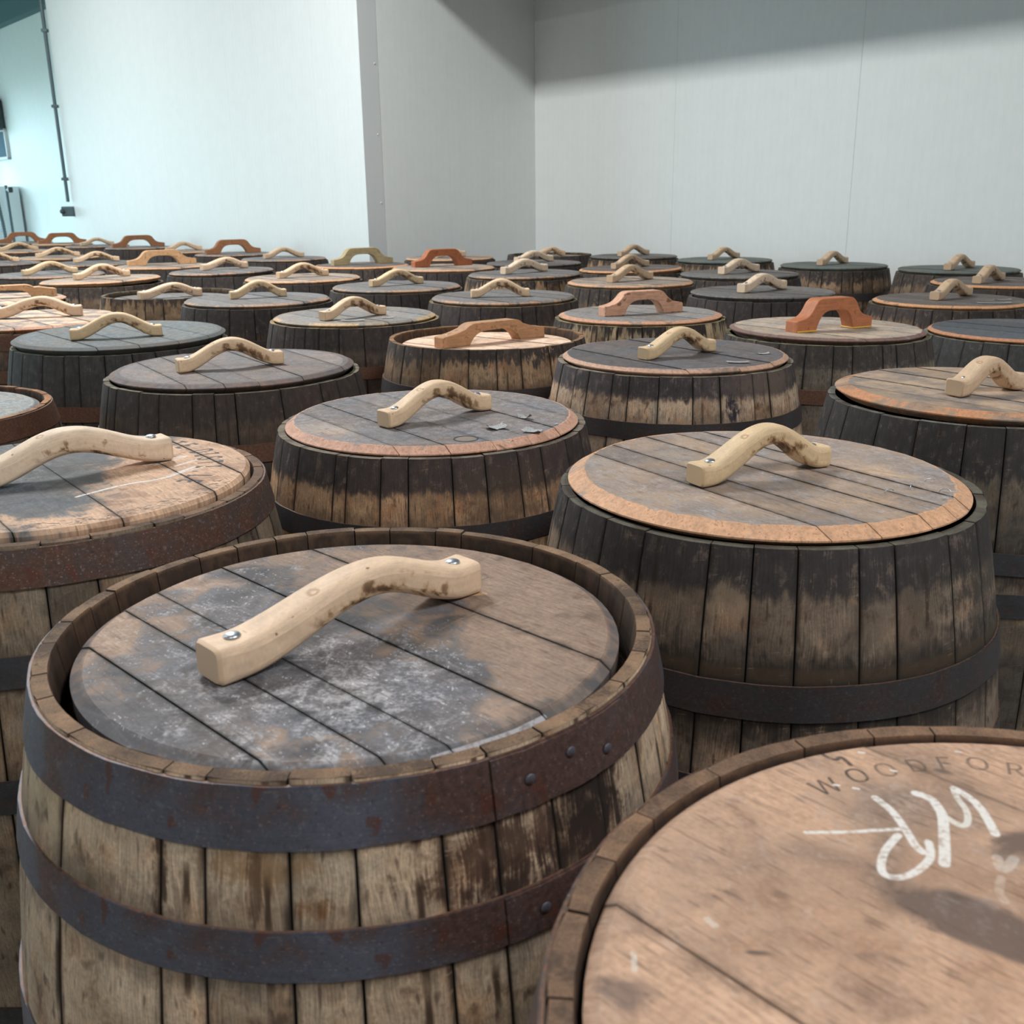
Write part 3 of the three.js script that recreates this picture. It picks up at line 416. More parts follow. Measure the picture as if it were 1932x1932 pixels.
    for (const [x, y] of [[-0.081, 0.207], [-0.07, 0.203], [-0.039, 0.223], [-0.052, 0.246], [0.013, 0.246]]) stroke(g, [[x, y], [x + 0.003, y - 0.001]], 0.002, 'rgb(240,236,230)');
  } }, 2);
LK.B = lidKind(1024, { ang: -57, seams: [-0.13, -0.075, 0.0, 0.055, 0.1], rt: 0.242, rb: 0.2615, drop: 0.011, tan: [176, 150, 128], grey: [138, 127, 122], greyAmt: 0.6, greyNoise: 0.35, vary: 0.2, plankVary: 0.35, darkAmt: -0.25, dark: [84, 78, 78], darkBlobs: [[0.03, 0.03, 0.05, 0.04, 0.2]], bevel: [216, 164, 126], bloom: 0.15, greyBlobs: [[0.15, -0.01, 0.05, 0.02, -0.4, R(-20)], [0.09, -0.14, 0.05, 0.02, -0.3]],
  draw: (g) => { stroke(g, [[0.145, 0.0], [0.185, -0.03]], 0.007, 'rgb(170,146,122)', 0.9); stroke(g, [[-0.06, -0.08], [-0.02, -0.13], [0.0, -0.18]], 0.006, 'rgb(98,86,80)', 0.35); } }, 3);
LK.C = lidKind(1024, { ang: -54, seams: [-0.18, -0.114, -0.042, 0.026, 0.1, 0.178], rt: 0.2475, rb: 0.2615, drop: 0.01, tan: [164, 144, 130], grey: [122, 116, 116], greyAmt: 0.85, greyNoise: 0.25, vary: 0.16, darkAmt: -0.2, dark: [78, 74, 76], bevel: [216, 164, 138], bloom: 0.28, bloomBlobs: [[-0.17, -0.1, 0.07, 0.08, 0.5]], greyBlobs: [[-0.16, -0.13, 0.06, 0.06, -0.6], [0.0, -0.22, 0.06, 0.012, -0.4]], darkBlobs: [[0.11, -0.03, 0.08, 0.06, 0.15]] }, 4);
LK.E = lidKind(1024, { ang: -51.5, seams: [-0.2, -0.111, 0.004, 0.136, 0.2], rt: 0.252, rb: 0.2572, drop: 0.005, flush: true, th: 0.022, gain: 0.94, tan: [220, 178, 146], grey: [92, 92, 94], greyAmt: 0.42, greyNoise: 0.5, greyMax: 1, vary: 0.1,
  greyBlobs: [[-0.02, -0.03, 0.11, 0.09, 0.7, R(-40)], [0.04, -0.14, 0.08, 0.06, 0.6], [0.0, 0.2, 0.13, 0.06, 0.55], [-0.1, 0.1, 0.12, 0.1, 0.5], [0.19, 0.05, 0.1, 0.2, -1.3], [0.1, 0.03, 0.04, 0.05, -0.5], [-0.04, -0.2, 0.05, 0.05, -0.6], [0.17, -0.18, 0.06, 0.06, -0.8]],
  darkAmt: -0.3, darkBlobs: [[0.0, 0.02, 0.05, 0.03, 0.6, R(-20)], [0.03, -0.1, 0.06, 0.04, 0.3], [0.12, -0.16, 0.03, 0.02, 0.3], [0.17, -0.185, 0.02, 0.02, 0.6]], bloom: 0.6, bloomBlobs: [[-0.04, 0.0, 0.05, 0.05, 0.6], [0.12, 0.08, 0.14, 0.3, -0.9]],
  draw: (g) => {
    arcText(g, '##TE DISTI.LE', 0, 0.02, 0.18, 72, 7.2, 0.05, 'rgb(70,64,66)', 0.9, 'sans-serif', 0.62); arcText(g, 'CSC', 0, 0.02, 0.12, 62, 14, 0.05, 'rgb(84,68,64)', 0.9, 'sans-serif', 0.7);
    const w = 'rgb(236,232,228)'; stroke(g, [[0.069, -0.102], [0.105, -0.04], [0.151, -0.02], [0.175, 0.045]], 0.0055, w); stroke(g, [[0.1, 0.06], [0.13, 0.085]], 0.006, w, 0.7); stroke(g, [[0.11, 0.09], [0.142, 0.105]], 0.009, w, 0.8); stroke(g, [[0.147, 0.051], [0.167, 0.084]], 0.005, w, 0.9); stroke(g, [[0.115, 0.06], [0.145, 0.1]], 0.004, w, 0.7); stroke(g, [[0.166, 0.012], [0.19, 0.045]], 0.004, w, 0.8); stroke(g, [[0.151, 0.0], [0.166, 0.03]], 0.003, w, 0.6);
    const r = rng(5); for (let i = 0; i < 130; i++) { const a = R(-80 + 75 * r()), q = 0.222 + 0.024 * r(), x = Math.cos(a) * q, y = Math.sin(a) * q; stroke(g, [[x, y], [x + 0.012 * r(), y + 0.008 * (r() - 0.3)]], 0.0016, 'rgb(70,52,44)', 0.8); }
  } }, 5);
const LS = (S, seed, s) => lidKind(S, { rt: 0.25, rb: 0.2635, drop: 0.006, vary: 0.16, ...s }, seed);
LK.H = LS(640, 6, { ang: -57, seams: [-0.166, -0.1, -0.035, 0.06, 0.178], tan: [150, 128, 116], grey: [120, 112, 110], greyAmt: 0.7, bevel: [150, 110, 86], bevelPart: true, ring: 0.238, ringCol: [82, 76, 78], rt: 0.252 });
LK.G = LS(768, 7, { ang: -57, seams: [-0.15, -0.041, 0.063, 0.15], tan: [130, 114, 106], grey: [96, 91, 92], greyAmt: 0.85, bevel: [204, 160, 134], rt: 0.254, darkAmt: -0.2, dark: [76, 72, 74], draw: (g) => { stroke(g, [[-0.13, -0.215], [-0.05, -0.243], [0.03, -0.246], [0.1, -0.226]], 0.006, 'rgb(206,196,190)', 0.6); } });
LK.F = LS(768, 8, { ang: -52, seams: [-0.17, -0.08, 0.03, 0.12], tan: [176, 150, 126], grey: [126, 118, 114], greyAmt: 0.42, greyNoise: 0.7, rt: 0.24, drop: 0.008, bevel: [200, 138, 98], bevelPart: true, darkAmt: -0.2, bloom: 0.3 });
LK.I = LS(640, 9, { ang: -50, seams: [-0.1, 0.0, 0.1], tan: [150, 140, 130], grey: [134, 136, 134], greyAmt: 0.95, rt: 0.24, rb: 0.2515, flush: true, ring: 0.24, ringCol: [96, 92, 94], bloom: 0.2 });
LK.J = LS(640, 10, { ang: -40, seams: [-0.13, -0.03, 0.08, 0.17], tan: [232, 198, 172], grey: [206, 176, 152], greyAmt: 0.3, rt: 0.24, rb: 0.2465, flush: true, vary: 0.1 });
LK.K = LS(640, 12, { ang: -52, seams: [-0.14, -0.05, 0.06, 0.16], tan: [186, 164, 144], grey: [158, 148, 138], greyAmt: 0.5, greyNoise: 0.8, rt: 0.252, darkAmt: -0.25, bloom: 0.4, drop: 0.005, bevel: [120, 92, 84] });
LK.L = LS(512, 13, { ang: -50, seams: [-0.1, 0.02, 0.12], tan: [96, 94, 98], grey: [88, 92, 98], greyAmt: 0.95, bevel: [206, 142, 104], rt: 0.255 });
LK.M = LS(640, 14, { ang: -48, seams: [-0.15, -0.06, 0.04, 0.14], tan: [110, 110, 108], grey: [100, 104, 104], greyAmt: 0.95, rb: 0.272, rt: 0.262, bevel: [120, 104, 92], bevelPart: true, ring: 0.25, ringCol: [78, 82, 82], bloom: 0.15 });
LK.N = LS(640, 15, { ang: -48, seams: [-0.12, -0.02, 0.1], tan: [206, 172, 144], grey: [122, 118, 116], greyAmt: 0.45, greyNoise: 0.9, rb: 0.268, rt: 0.256, bevel: [188, 134, 104], bevelPart: true });
LK.P = LS(512, 16, { ang: -50, seams: [-0.12, 0.0, 0.11], tan: [160, 144, 130], grey: [128, 124, 122], greyAmt: 0.8, rt: 0.246, bevel: [206, 150, 118], bevelPart: true, bevelBias: 0.2, bloom: 0.5 });
LK.O = LS(512, 17, { ang: -50, seams: [-0.14, -0.04, 0.05, 0.15], tan: [150, 138, 126], grey: [130, 126, 122], greyAmt: 0.75, rt: 0.252, bevel: [196, 162, 122], bevelPart: true, bloom: 0.3 });
LK.slate = LS(512, 30, { ang: -50, seams: [-0.15, -0.05, 0.06, 0.16], tan: [128, 120, 112], grey: [108, 106, 106], greyAmt: 0.85, rb: 0.266, rt: 0.257, bevel: [178, 140, 112], bevelPart: true });
LK.warm = LS(512, 31, { ang: -46, seams: [-0.12, -0.01, 0.09, 0.17], tan: [170, 150, 132], grey: [138, 128, 120], greyAmt: 0.5, greyNoise: 0.8, rb: 0.266, rt: 0.255, bevel: [206, 158, 122], bevelPart: true, bevelBias: 0.25 });
LK.edge = LS(512, 32, { ang: -53, seams: [-0.16, -0.07, 0.03, 0.13], tan: [120, 106, 98], grey: [102, 94, 90], greyAmt: 0.7, rb: 0.264, rt: 0.252, bevel: [224, 164, 118] });
LK.black = LS(512, 33, { ang: -50, seams: [-0.13, -0.02, 0.09], tan: [124, 116, 110], grey: [106, 102, 100], greyAmt: 0.8, rb: 0.268, rt: 0.262, drop: 0.004, bloom: 0.1 });
LK.moss = LS(512, 34, { ang: -50, seams: [-0.1, 0.02, 0.13], tan: [122, 122, 114], grey: [100, 106, 102], greyAmt: 0.8, rb: 0.268, rt: 0.262, drop: 0.004 });

// ---------------------------------------------------------------- every barrel and its lid
// key, x, depth, rim above the common level, barrel kind, its turn, lid kind, lid options, barrel label, lid label
const SET = [
  ['A', -0.149, 0.874, 0, 'A', 0, 'A', { sink: 0.031, handle: [0, 0.294, 44.6, 1.0], off: [0, -0.006] }, 'nearest whole barrel, pale staves under three blue-grey rusty hoops', 'grey mould-stained lid with bent pale handle sunk inside the nearest whole barrel'],
  ['D', 0.287, 0.366, 0.013, 'E', 2.2, 'D', { sink: 0.022, handle: [1, 0.26, 40], off: [0.02, -0.04] }, 'barrel cut off by the bottom right corner, rusty hoop flush with its rim', 'tan lid with chalked white initials and a faint stencilled word'],
  ['E', -0.622, 1.346, 0.006, 'E', 0.3, 'E', { sink: 0.0125, handle: [2, 0.262, 39], off: [0.022, 0.014] }, 'barrel at the left edge with wide rust-brown head hoop, just behind the nearest barrel', 'half black, half tan lid with stencilled lettering and chalk lines at the left edge'],
  ['B', 0.339, 1.317, 0.001, 'B', 0, 'B', { handle: [3, 0.222, 29, 1.08], off: [-0.009, -0.022], dx: -0.004, tz: -0.5 }, 'sooty black barrel without head hoop, standing behind the chalk-marked lid', 'grey plank lid with a broad clean orange rim band, behind the chalk-marked lid'],
  ['C', -0.144, 1.799, -0.012, 'C', 0, 'C', { handle: [1, 0.228, 41], off: [0.01, -0.036], paper: [[0.115, -0.128, 0.034, 0.028, 20, 0.006, 3], [0.178, -0.155, 0.034, 0.026, -30, 0.004, 4], [0.165, -0.05, 0.026, 0.012, -40, 0.007, 5], [0.217, -0.105, 0.012, 0.004, 50, 0.001, 6], [0.135, -0.232, 0.018, 0.005, -20, 0.003, 8]], bung: [0.068, -0.203] }, 'barrel with black upper and tan lower staves, directly behind the nearest whole barrel', 'dark grey lid with torn paper labels and a pale round bung'],
  ['F', 0.88, 1.87, 0.006, 'F', 0, 'F', { handle: [4, 0.172, 29, 0.95], off: [-0.02, -0.05], tz: -1 }, 'blackened barrel cut by the right edge, behind the orange-rimmed grey lid', 'streaky brown weathered lid cut by the right edge, under a pale arched handle'],
  ['G', 0.388, 2.42, 0.004, 'G', 0, 'G', { handle: [3, 0.222, 36], off: [0, -0.05], paper: [[0.2, -0.05, 0.03, 0.014, 10, 0.003, 21], [0.115, -0.17, 0.05, 0.016, -10, 0.002, 22]] }, 'barrel with blue-black band over pale pinkish staves, behind the torn-label lid', 'plain dark grey lid with narrow orange rim on the pale-staved barrel'],
  ['H', -0.611, 2.255, 0.008, 'H', 0.4, 'H', { handle: [1, 0.228, 27], off: [0.005, -0.045], tz: 0.4 }, 'dark brown barrel left of and behind the torn-label barrel', 'brownish grey lid with dark ring, left of and behind the torn-label lid'],
  ['I', -1.25, 2.075, -0.03, 'I', 0, 'I', { sink: 0.028, handle: [2, 0.26, 35], off: [0.02, 0.0] }, 'barrel at the left edge with smooth brown head hoop, behind the stencilled lid', 'pale grey lid flush inside the smooth brown hoop at the left edge'],
  ['J', -0.063, 2.888, -0.001, 'J', 0.5, 'J', { sink: 0.04, handle: ['brown', 0.36, 38, 0.06], off: [0.012, 0.01] }, 'barrel with open rim standing round a deep-set pinkish lid', 'pale pinkish lid set deep below the rim, brown plank-cut handle'],
  ['K', 0.89, 2.85, 0.002, 'K', 0, 'K', { handle: ['orange', 0.275, 28, 0.086], off: [-0.01, -0.06], glue: true, tz: -0.6 }, 'grey barrel under the bright orange handle at right', 'weathered pale lid with a bright orange handle glued on in yellow'],
  ['L', 1.507, 3.02, -0.03, 'M', 1, 'L', {}, 'black barrel at the right edge, its left rim showing behind the streaky brown lid', 'blue-black lid with thin orange rim cut by the right edge'],
  ['M', -1.046, 2.759, 0.014, 'M', 0, 'M', { handle: [3, 0.225, 19], off: [0.025, -0.095], tx: 0.6 }, 'slate-dark barrel near the left edge under a lid wider than itself', 'slate grey lid overhanging its barrel near the left edge'],
  ['N', -1.535, 3.29, 0.004, 'I', 1.2, 'N', { handle: [0, 0.265, 16, 1.1], off: [0.02, 0.02], tx: 0.4 }, 'barrel with brown hoop at the left edge, behind the slate grey lid', 'tan and grey streaked lid at the left edge, behind the slate grey lid'],
  ['O', -0.506, 3.38, -0.002, 'O', 0, 'O', { handle: [1, 0.24, 44], off: [0.01, -0.1], paper: [[0.02, -0.19, 0.07, 0.02, 5, 0.003, 31], [0.12, -0.13, 0.04, 0.016, 20, 0.003, 32]] }, 'brown-black barrel left of and behind the deep-set pinkish lid', 'grey lid with torn white paper, behind and left of the pinkish lid'],
  ['P', 0.424, 3.345, -0.004, 'P', 0, 'P', { handle: ['pink', 0.29, 24, 0.073], off: [0, -0.03] }, 'pale streaky barrel with dark drips under the pinkish plank handle', 'grey lid with a pinkish plank-cut handle, right of the deep-set lid'],
  ['Q', 1.575, 3.7, -0.008, 'f0', 0, 'edge', { handle: [4, 0.26, 42], off: [0.02, 0.04], paper: [[0.08, -0.17, 0.12, 0.02, -5, 0.002, 41], [0.16, -0.06, 0.06, 0.02, 0, 0.002, 42]] }, 'barrel with tan-flecked staves under the wide brown lid right of the orange handle', 'wide brown lid with thin bright orange rim and white paper, right of the orange handle'],
  ['R', -0.943, 3.879, 0.008, 'f1', 0, 'slate', { handle: [3, 0.21, 27], off: [0, -0.01], turn: 180 }, 'dark barrel behind the lid with torn white paper, to its left', 'flat grey lid behind the torn-paper lid, second arch left of it'],
  ['S', -0.026, 3.86, 0.008, 'O', 2, 'slate', { handle: [1, 0.215, 9], off: [-0.01, -0.06] }, 'dark-staved barrel directly behind the pinkish deep-set lid', 'dark slate lid directly behind the pinkish deep-set lid'],
  ['T', 0.965, 3.93, 0.005, 'f1', 1, 'black', { handle: [2, 0.25, 38] }, 'dark-topped barrel directly behind the bright orange handle', 'dark plain lid right behind the bright orange handle'],
  ['U', -1.438, 4.389, 0.002, 'f2', 0, 'slate', { sink: 0.04, small: true, handle: [0, 0.27, 40] }, 'tan-streaked barrel with raised rim, third row from the left edge', 'grey lid sunk below a tan-streaked rim, left of centre'],
  ['V', -1.909, 4.862, 0.012, 'f3', 0, 'warm', { handle: [1, 0.26, 42], tz: 1.4, off: [0, 0.02] }, 'brown barrel under a tilted lid, left and behind the sunken-lid barrel', 'tilted warm grey lid standing up on its right side near the left edge'],
  ['W', -0.469, 4.342, 0.012, 'f1', 2, 'slate', { handle: [3, 0.25, 38], turn: 180 }, 'dark barrel left of the pale arch behind the dark slate lid', 'grey lid with thin pale rim in the middle, left behind the dark slate lid'],
  ['X', 0.514, 4.43, 0.012, 'f3', 1, 'warm', { handle: [4, 0.27, 44], turn: 180 }, 'brown barrel behind the barrel with the pinkish handle', 'brownish lid behind the lid with the pinkish handle'],
  ['Y', 0.079, 4.908, 0.014, 'f2', 1, 'slate', { handle: [2, 0.27, 41], tz: 0.5 }, 'pale-patched barrel in front of the grey wall corner', 'grey lid in front of the wall corner, two arches close above it'],
  ['Z', 1.057, 4.794, 0.01, 'f0', 1, 'black', { handle: [2, 0.26, 40], turn: 180 }, 'barrel with tan patches, second behind the bright orange handle', 'dark lid with pale squat arch, second behind the bright orange handle'],
  ['ab', 2.007, 4.235, 0.008, 'f1', 2.5, 'edge', { handle: [4, 0.26, 46], off: [0.06, 0.03], turn: 180 }, 'barrel at the right edge behind the wide lid with bright orange rim', 'brown lid with bright rim at the right edge, its handle cut by the frame'],
  ['b', 1.684, 5.4, 0.004, 'f0', 2, 'moss', { handle: [4, 0.26, 44], off: [0, 0.02] }, 'tan-patched barrel by the right wall, second from the right', 'greenish black lid by the right wall, second from the right'],
  ['c', 2.116, 4.893, 0.012, 'f3', 2, 'moss', { handle: [4, 0.26, 44], off: [0.01, 0.03], turn: 180 }, 'brown barrel by the right wall, rightmost in the back row', 'greenish black lid by the right wall, rightmost in the back row'],
  ['d', 1.234, 5.969, 0.004, 'f2', 2, 'moss', { handle: [4, 0.26, 42], off: [0, 0.02] }, 'barrel by the right wall, third from the right in the back row', 'greenish lid by the right wall, third from the right'],
  ['e', 0.628, 5.384, 0.0, 'f0', 3, 'edge', { handle: [4, 0.26, 42], tz: 1.0 }, 'barrel with flecked staves in front of the fourth barrel by the right wall', 'brown lid raised at the right side, in front of the wall row'],
  ['f', 0.77, 6.449, 0.004, 'f2', 3, 'black', { handle: [4, 0.26, 42] }, 'barrel by the right wall, second from the wall corner', 'black lid by the right wall, second from the wall corner'],
  ['g', 0.269, 6.899, 0.012, 'f3', 3, 'warm', { sink: 0.036, small: true, handle: [0, 0.26, 42] }, 'barrel in the wall corner with a raised rim', 'sunken lid in the wall corner, its arch showing above the rim'],
  ['h', 0.141, 5.9, 0.004, 'f1', 3, 'black', { handle: [2, 0.27, 41] }, 'dark barrel in front of the corner barrel with the raised rim', 'dark lid in front of the corner, upper one of two stacked-looking arches'],
  ['aa', -0.359, 6.344, 0.016, 'f1', 3.6, 'warm', { handle: [0, 0.22, 40, 0.6], turn: 180 }, 'barrel half hidden behind the dark orange handle by the grey wall', 'lid half hidden behind the dark orange handle by the grey wall'],
  ['i', -0.338, 5.425, 0.016, 'f1', 4, 'warm', { handle: ['red', 0.345, 33, 0.088], off: [-0.01, 0.06] }, 'dark barrel under the dark orange plank handle in front of the grey wall', 'warm grey lid with a dark orange plank handle in front of the grey wall'],
  ['j', -0.831, 5.876, 0.008, 'f3', 4, 'edge', { handle: ['green', 0.37, 34, 0.09], off: [0, 0.04] }, 'barrel under the olive plank handle beside the white wall corner', 'lid with an olive plank handle beside the outer white wall corner'],
  ['k', -0.967, 4.877, 0.012, 'f1', 5, 'warm', { handle: [1, 0.26, 40], turn: 180 }, 'dark barrel in front of the olive-handled barrel', 'tan-rimmed warm lid in front of the olive-handled lid'],
  ['l', -1.507, 5.463, 0.008, 'f1', 0.6, 'slate', { handle: [0, 0.26, 42], off: [0, 0.06], tz: 0.8 }, 'dark barrel left of the olive-handled barrel, one row nearer', 'slate lid lifted at its right side, left of the olive-handled lid'],
  ['m', -1.436, 6.674, 0.006, 'f1', 1.6, 'slate', { handle: [4, 0.28, 42], turn: 180 }, 'barrel by the white wall, left of the olive-handled barrel', 'grey lid by the white wall, left of the olive-handled lid'],
  ['n', -2.042, 6.147, 0.0, 'f1', 2.6, 'warm', { handle: ['tawny', 0.4, 35, 0.085], off: [-0.02, 0.06] }, 'dark barrel under the long tawny plank handle at left', 'lid with a long tawny plank handle at left'],
  ['o', -1.97, 7.481, 0.0, 'f1', 3.3, 'slate', { handle: ['umber', 0.4, 35, 0.095] }, 'barrel by the white wall under the right one of the brown plank handles', 'lid by the white wall with the rightmost brown plank handle'],
  ['p', -2.596, 6.521, 0.0, 'f3', 1.3, 'slate', { handle: [1, 0.28, 42], off: [0, 0.06] }, 'barrel left of the one with the long tawny handle', 'grey lid left of the lid with the long tawny handle'],
  ['q', -2.362, 5.353, 0.012, 'f1', 4.4, 'slate', { handle: [3, 0.27, 42], off: [-0.03, 0.06], turn: 180 }, 'dark barrel near the left edge behind the tilted warm grey lid', 'dusty grey lid near the left edge behind the tilted lid'],
  ['s', -3.137, 7.283, 0, 'f1', 0.2, 'warm', { handle: [1, 0.29, 40] }, 'far left barrel one row behind the grey lid beside the tawny handle', 'warm grey lid far left, behind and left of the tawny handle'],
  ['u', -2.475, 7.98, 0, 'f1', 1.1, 'warm', { handle: [4, 0.28, 40], turn: 180 }, 'barrel by the white wall between two brown plank handles', 'lid with a thin pinkish arch between two brown plank handles by the wall'],
  ['v', -3.084, 8.742, 0, 'f1', 2.1, 'slate', { handle: ['umber', 0.42, 33, 0.095], turn: 180 }, 'barrel by the white wall under the second brown plank handle from the right', 'lid by the white wall with the second brown plank handle from the right'],
  ['w', -3.595, 9.173, 0, 'f3', 3.1, 'slate', { handle: [4, 0.28, 38] }, 'barrel far left by the white wall, next to the second brown plank handle', 'lid with a thin pale arch left of the second brown plank handle'],
  ['x', -4.145, 9.756, 0, 'f1', 4.1, 'warm', { handle: ['umber', 0.42, 33, 0.095] }, 'barrel below the far end of the white wall, second of the farthest pair', 'lid with a brown plank handle below the far end of the white wall'],
  ['y', -4.688, 10.146, 0, 'f1', 5.1, 'slate', { handle: ['umber', 0.42, 33, 0.095] }, 'farthest barrel of all, at far left in front of the bright bay', 'farthest lid of all with a dark brown plank handle, at far left'],
  ['t', -3.897, 8.33, 0, 'f3', 0.9, 'warm', { handle: [3, 0.3, 40] }, 'barrel at the far left edge in front of the farthest barrel', 'lid with pale arch at the far left edge, in front of the farthest lid'],
  ['rr', -3.256, 6.626, 0, 'f1', 1.9, 'slate', { handle: [1, 0.28, 40] }, 'barrel cut by the left edge, left of the dusty grey lid, one row back', 'lid at the left edge showing only the right foot of its pale arch'],
  ['N2', -2.016, 4.026, 0.004, 'f2', 2.3, 'N', { handle: ['tawny', 0.36, 30, 0.05], turn: 180, off: [-0.06, 0] }, 'barrel cut by the left edge behind the tan and grey streaked lid', 'lid at the left edge showing the end of a thick low tawny handle'],
];
// casks touch at the belly: nudge apart any pair that would overlap
for (let it = 0; it < 60; it++) for (let i = 0; i < SET.length; i++) for (let j = 0; j < i; j++) {
  const a = SET[i], b = SET[j], dx = a[1] - b[1], dd = a[2] - b[2], l = Math.hypot(dx, dd); if (l >= 0.662) continue;
  const k = (0.663 - l) / l / 2, wb = j === 0 || (j === 1 && i > 1) ? 0 : j < 5 && i >= 5 ? 0.3 : 1, wa = i === 1 && j === 0 ? 0 : 2 - wb; a[1] += dx * k * wa; a[2] += dd * k * wa; b[1] -= dx * k * wb; b[2] -= dd * k * wb;
}
// the sunken variants of two far kinds of lid
for (const k of ['slate', 'warm']) LK[k + 'Small'] = { s: { ...LK[k].s, rb: 0.2485, rt: 0.244, flush: true }, mat: LK[k].mat, geos: lidPlanks({ ...LK[k].s, rb: 0.2485, rt: 0.244, flush: true }, 91) };
const bungGeo = new THREE.LatheGeometry([[0, 0.0006], [0.015, 0.0006], [0.0175, -0.0005], [0.0185, -0.004]].map((q) => new THREE.Vector2(...q)), 24);
const mBung = wood(boardTex([140, 126, 112], 71, 0.3), 0.8), mGlue = new THREE.MeshStandardMaterial({ color: 0xe2b04a, roughness: 0.5 });
const mHole = new THREE.MeshStandardMaterial({ color: 0x3a3634, roughness: 0.9 });
// how far a lid settles into the chime: its tapered edge meets the staves' inner lip
const seat = (s) => { const e = (s.th ?? 0.022) - (s.drop ?? 0.004) - 0.002; return clamp((0.2605 - (s.rb - 0.016)) / 0.016, 0, 1) * Math.min(e, 0.0115) - 0.0015; };
for (const [key, x, d, dy, kind, turn, lk, o, label, lidLabel] of SET) {
  addBarrel(K[kind], x, d, dy, label, turn, key === 'A' ? [[-48, 0.35], [-40, 0.65], [-56, 0.5]] : null);
  const l = addLid(LK[o.small ? lk + 'Small' : lk], x, H + dy - (o.sink ?? seat(LK[lk].s)) + (o.sink ? 0 : 0.25 * (Math.abs(Math.sin(R(o.tx ?? 0))) + Math.abs(Math.sin(R(o.tz ?? 0))))), d, lidLabel, o), th = 0.0224;
  if (o.bung) { const b = part('bung', bungGeo, mBung, l); b.position.set(o.bung[0], th, -o.bung[1]); const g = part('bung_hole_rim', new THREE.TorusGeometry(0.0195, 0.0013, 6, 28).rotateX(Math.PI / 2), mHole, l); g.position.set(o.bung[0], th - 0.0004, -o.bung[1]); }
  if (o.glue) { const h = l.children.find((c) => c.name === 'handle'); for (const s of [-1, 1]) { const g = part('glue_bead', new RoundedBoxGeometry(0.07, 0.005, 0.05, 2, 0.0024), mGlue, h); g.position.set(s * (0.27 / 2 - 0.034), 0.0022, 0); g.userData.label = 'squeezed-out yellow glue'; } }
  if (key === 'B') for (const [sx, sd, yw] of [[0.13, -0.11, 30], [0.165, -0.09, 70], [0.2, -0.11, -20], [0.19, -0.14, 40], [0.2, -0.06, 15]]) { const g = part('staple', new THREE.TubeGeometry(new THREE.CatmullRomCurve3([new THREE.Vector3(-0.006, -0.001, 0), new THREE.Vector3(-0.005, 0.003, 0), new THREE.Vector3(0.004, 0.004, 0.001), new THREE.Vector3(0.007, 0.002, 0.002)]), 8, 0.0006, 5), mBolt, l); g.position.set(sx, th, -sd); g.rotation.y = R(yw); }
}

// ---------------------------------------------------------------- the bright bay at far left
const mSteelGrey = new THREE.MeshStandardMaterial({ color: 0x5c6a6e, metalness: 0.5, roughness: 0.45 }), mPlasticDark = new THREE.MeshStandardMaterial({ color: 0x3c4648, roughness: 0.5 });
{
  const c = base('conduit', 'thin dark conduit running down the end of the white wall', 'conduit', at(NF - 0.03, UE + 0.03));
  part('pipe', new THREE.CylinderGeometry(0.018, 0.018, 2.55, 10).translate(0, 2.55, 0), mSteelGrey, c);
  for (let i = 0; i < 4; i++) part('clip', new RoundedBoxGeometry(0.06, 0.03, 0.05, 1, 0.005).translate(0, 1.5 + i * 0.7, 0), mSteelGrey, c);
  const j = base('junction_box', 'small grey box at the foot of the conduit by the white wall', 'junction box', at(NF - 0.035, UE + 0.02, 1.18));
  part('housing', new RoundedBoxGeometry(0.13, 0.1, 0.09, 2, 0.012), mSteelGrey, j); part('lens', new THREE.SphereGeometry(0.025, 12, 8).translate(-0.05, 0, 0.05), mPlasticDark, j);
}
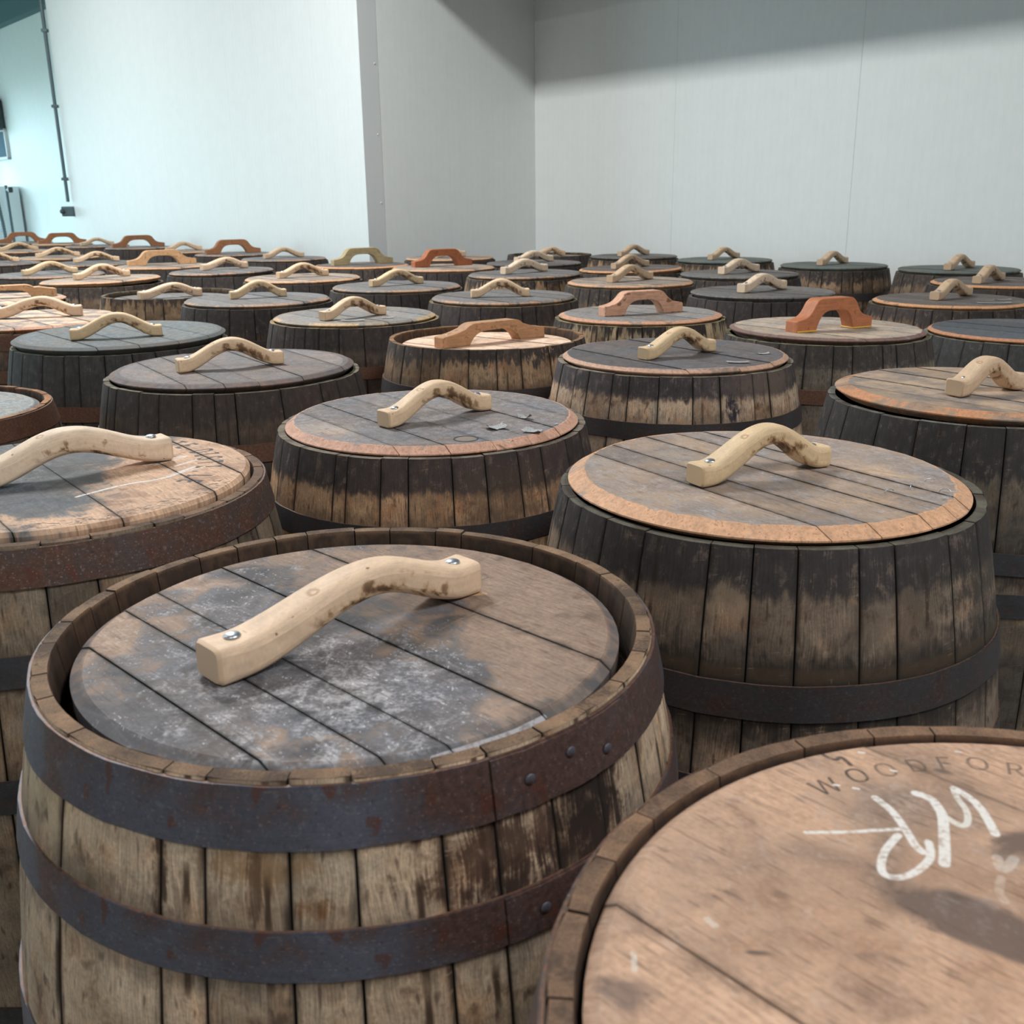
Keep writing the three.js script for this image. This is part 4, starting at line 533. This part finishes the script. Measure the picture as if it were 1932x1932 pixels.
{
  const w = at(NFAR - 0.03, 16.9, 0), win = new THREE.Group(); win.name = 'window_1'; win.position.set(...at(NFAR - 0.02, 16.85, 1.9)); win.rotation.y = TURN; win.userData.kind = 'structure'; scene.add(win);
  for (const [x, y, a, b] of [[0, 0, 0.7, 0.04], [0, 0.38, 0.7, 0.04], [-0.33, 0.19, 0.04, 0.42], [0.33, 0.19, 0.04, 0.42]]) part('window_frame', new RoundedBoxGeometry(0.05, b, a, 1, 0.006).translate(0, y, x), mTrim, win);
  part('glass', new THREE.BoxGeometry(0.012, 0.36, 0.62).translate(0.0, 0.19, 0), new THREE.MeshPhysicalMaterial({ color: 0x3d5f74, roughness: 0.08 }), win);
  const rb = base('shutter_box', 'dark grey shutter box above the far window at the left edge', 'shutter box', at(NFAR - 0.14, 16.85, 2.28)); rb.rotation.y = TURN;
  part('housing', new RoundedBoxGeometry(0.26, 0.42, 0.66, 2, 0.03).translate(0, 0.21, 0), mPlasticDark, rb); part('bottom_rail', new RoundedBoxGeometry(0.05, 0.03, 0.6, 1, 0.006).translate(-0.08, 0.0, 0), mSteelGrey, rb);
  const mWhite = new THREE.MeshStandardMaterial({ color: 0xdfe8ea, roughness: 0.4 }), mBlue = new THREE.MeshStandardMaterial({ color: 0x2f6a96, roughness: 0.5 });
  const cb = base('cabinet', 'tall white cabinet with a dark blue upright edge in the bright bay', 'cabinet', at(NFAR - 0.24, 16.5)); cb.rotation.y = TURN;
  part('body', new RoundedBoxGeometry(0.4, 1.5, 0.56, 2, 0.01).translate(0, 0.75, 0), mWhite, cb); part('edge_strip', new RoundedBoxGeometry(0.03, 1.5, 0.07, 1, 0.006).translate(-0.205, 0.75, -0.24), mBlue, cb);
  const dr = part('door', new RoundedBoxGeometry(0.018, 1.0, 0.4, 1, 0.005).translate(-0.21, 0.96, 0.04), mWhite, cb); part('door', new RoundedBoxGeometry(0.018, 0.38, 0.4, 1, 0.005).translate(-0.21, 0.26, 0.04), mWhite, cb); part('handle', new RoundedBoxGeometry(0.02, 0.12, 0.015, 1, 0.004).translate(-0.225, 1.0, 0.2), mSteelGrey, dr);
  const sp = base('stand_pipe', 'thin grey stand pipe with a side tap beside the white cabinet', 'stand pipe', at(NFAR - 0.5, 15.2)); sp.rotation.y = TURN;
  part('pipe', new THREE.CylinderGeometry(0.02, 0.022, 1.5, 12).translate(0, 0.75, 0), mSteelGrey, sp); part('foot', new THREE.CylinderGeometry(0.1, 0.12, 0.03, 20).translate(0, 0.015, 0), mSteelGrey, sp);
  part('tap', new THREE.CylinderGeometry(0.014, 0.014, 0.16, 10).rotateX(Math.PI / 2).translate(0, 1.44, 0.08), mSteelGrey, sp); part('valve', new RoundedBoxGeometry(0.06, 0.07, 0.07, 2, 0.015).translate(0, 1.44, 0.17), mPlasticDark, sp);
  const hp = [[16.95, 1.9], [16.5, 1.86], [16.1, 1.72], [15.85, 1.52], [15.72, 1.36], [15.62, 1.1], [15.55, 0.7], [15.4, 0.12], [15.3, 0.03]].map(([u, y]) => new THREE.Vector3(...at(NFAR - 0.5, u, y)));
  const hc = new THREE.CatmullRomCurve3(hp), h0 = hp[hp.length - 1].clone(), hs = base('hose', 'grey ribbed hose arching over the white cabinet', 'hose', [h0.x, 0, h0.z]);
  const hg = new THREE.TubeGeometry(hc, 160, 0.026, 8); { const q = hg.attributes.position, nn = hg.attributes.normal; for (let i = 0; i < q.count; i++) { const f = (Math.floor(i / 9) % 2 ? 0.004 : -0.003); q.setXYZ(i, q.getX(i) + nn.getX(i) * f, q.getY(i) + nn.getY(i) * f, q.getZ(i) + nn.getZ(i) * f); } } hg.translate(-h0.x, 0, -h0.z);
  part('tube', hg, mSteelGrey, hs); part('coupling', new THREE.CylinderGeometry(0.034, 0.034, 0.06, 12).rotateX(Math.PI / 2).rotateY(TURN).translate(hp[0].x - h0.x, hp[0].y, hp[0].z - h0.z), mPlasticDark, hs);
}
renderer.render(scene, camera);
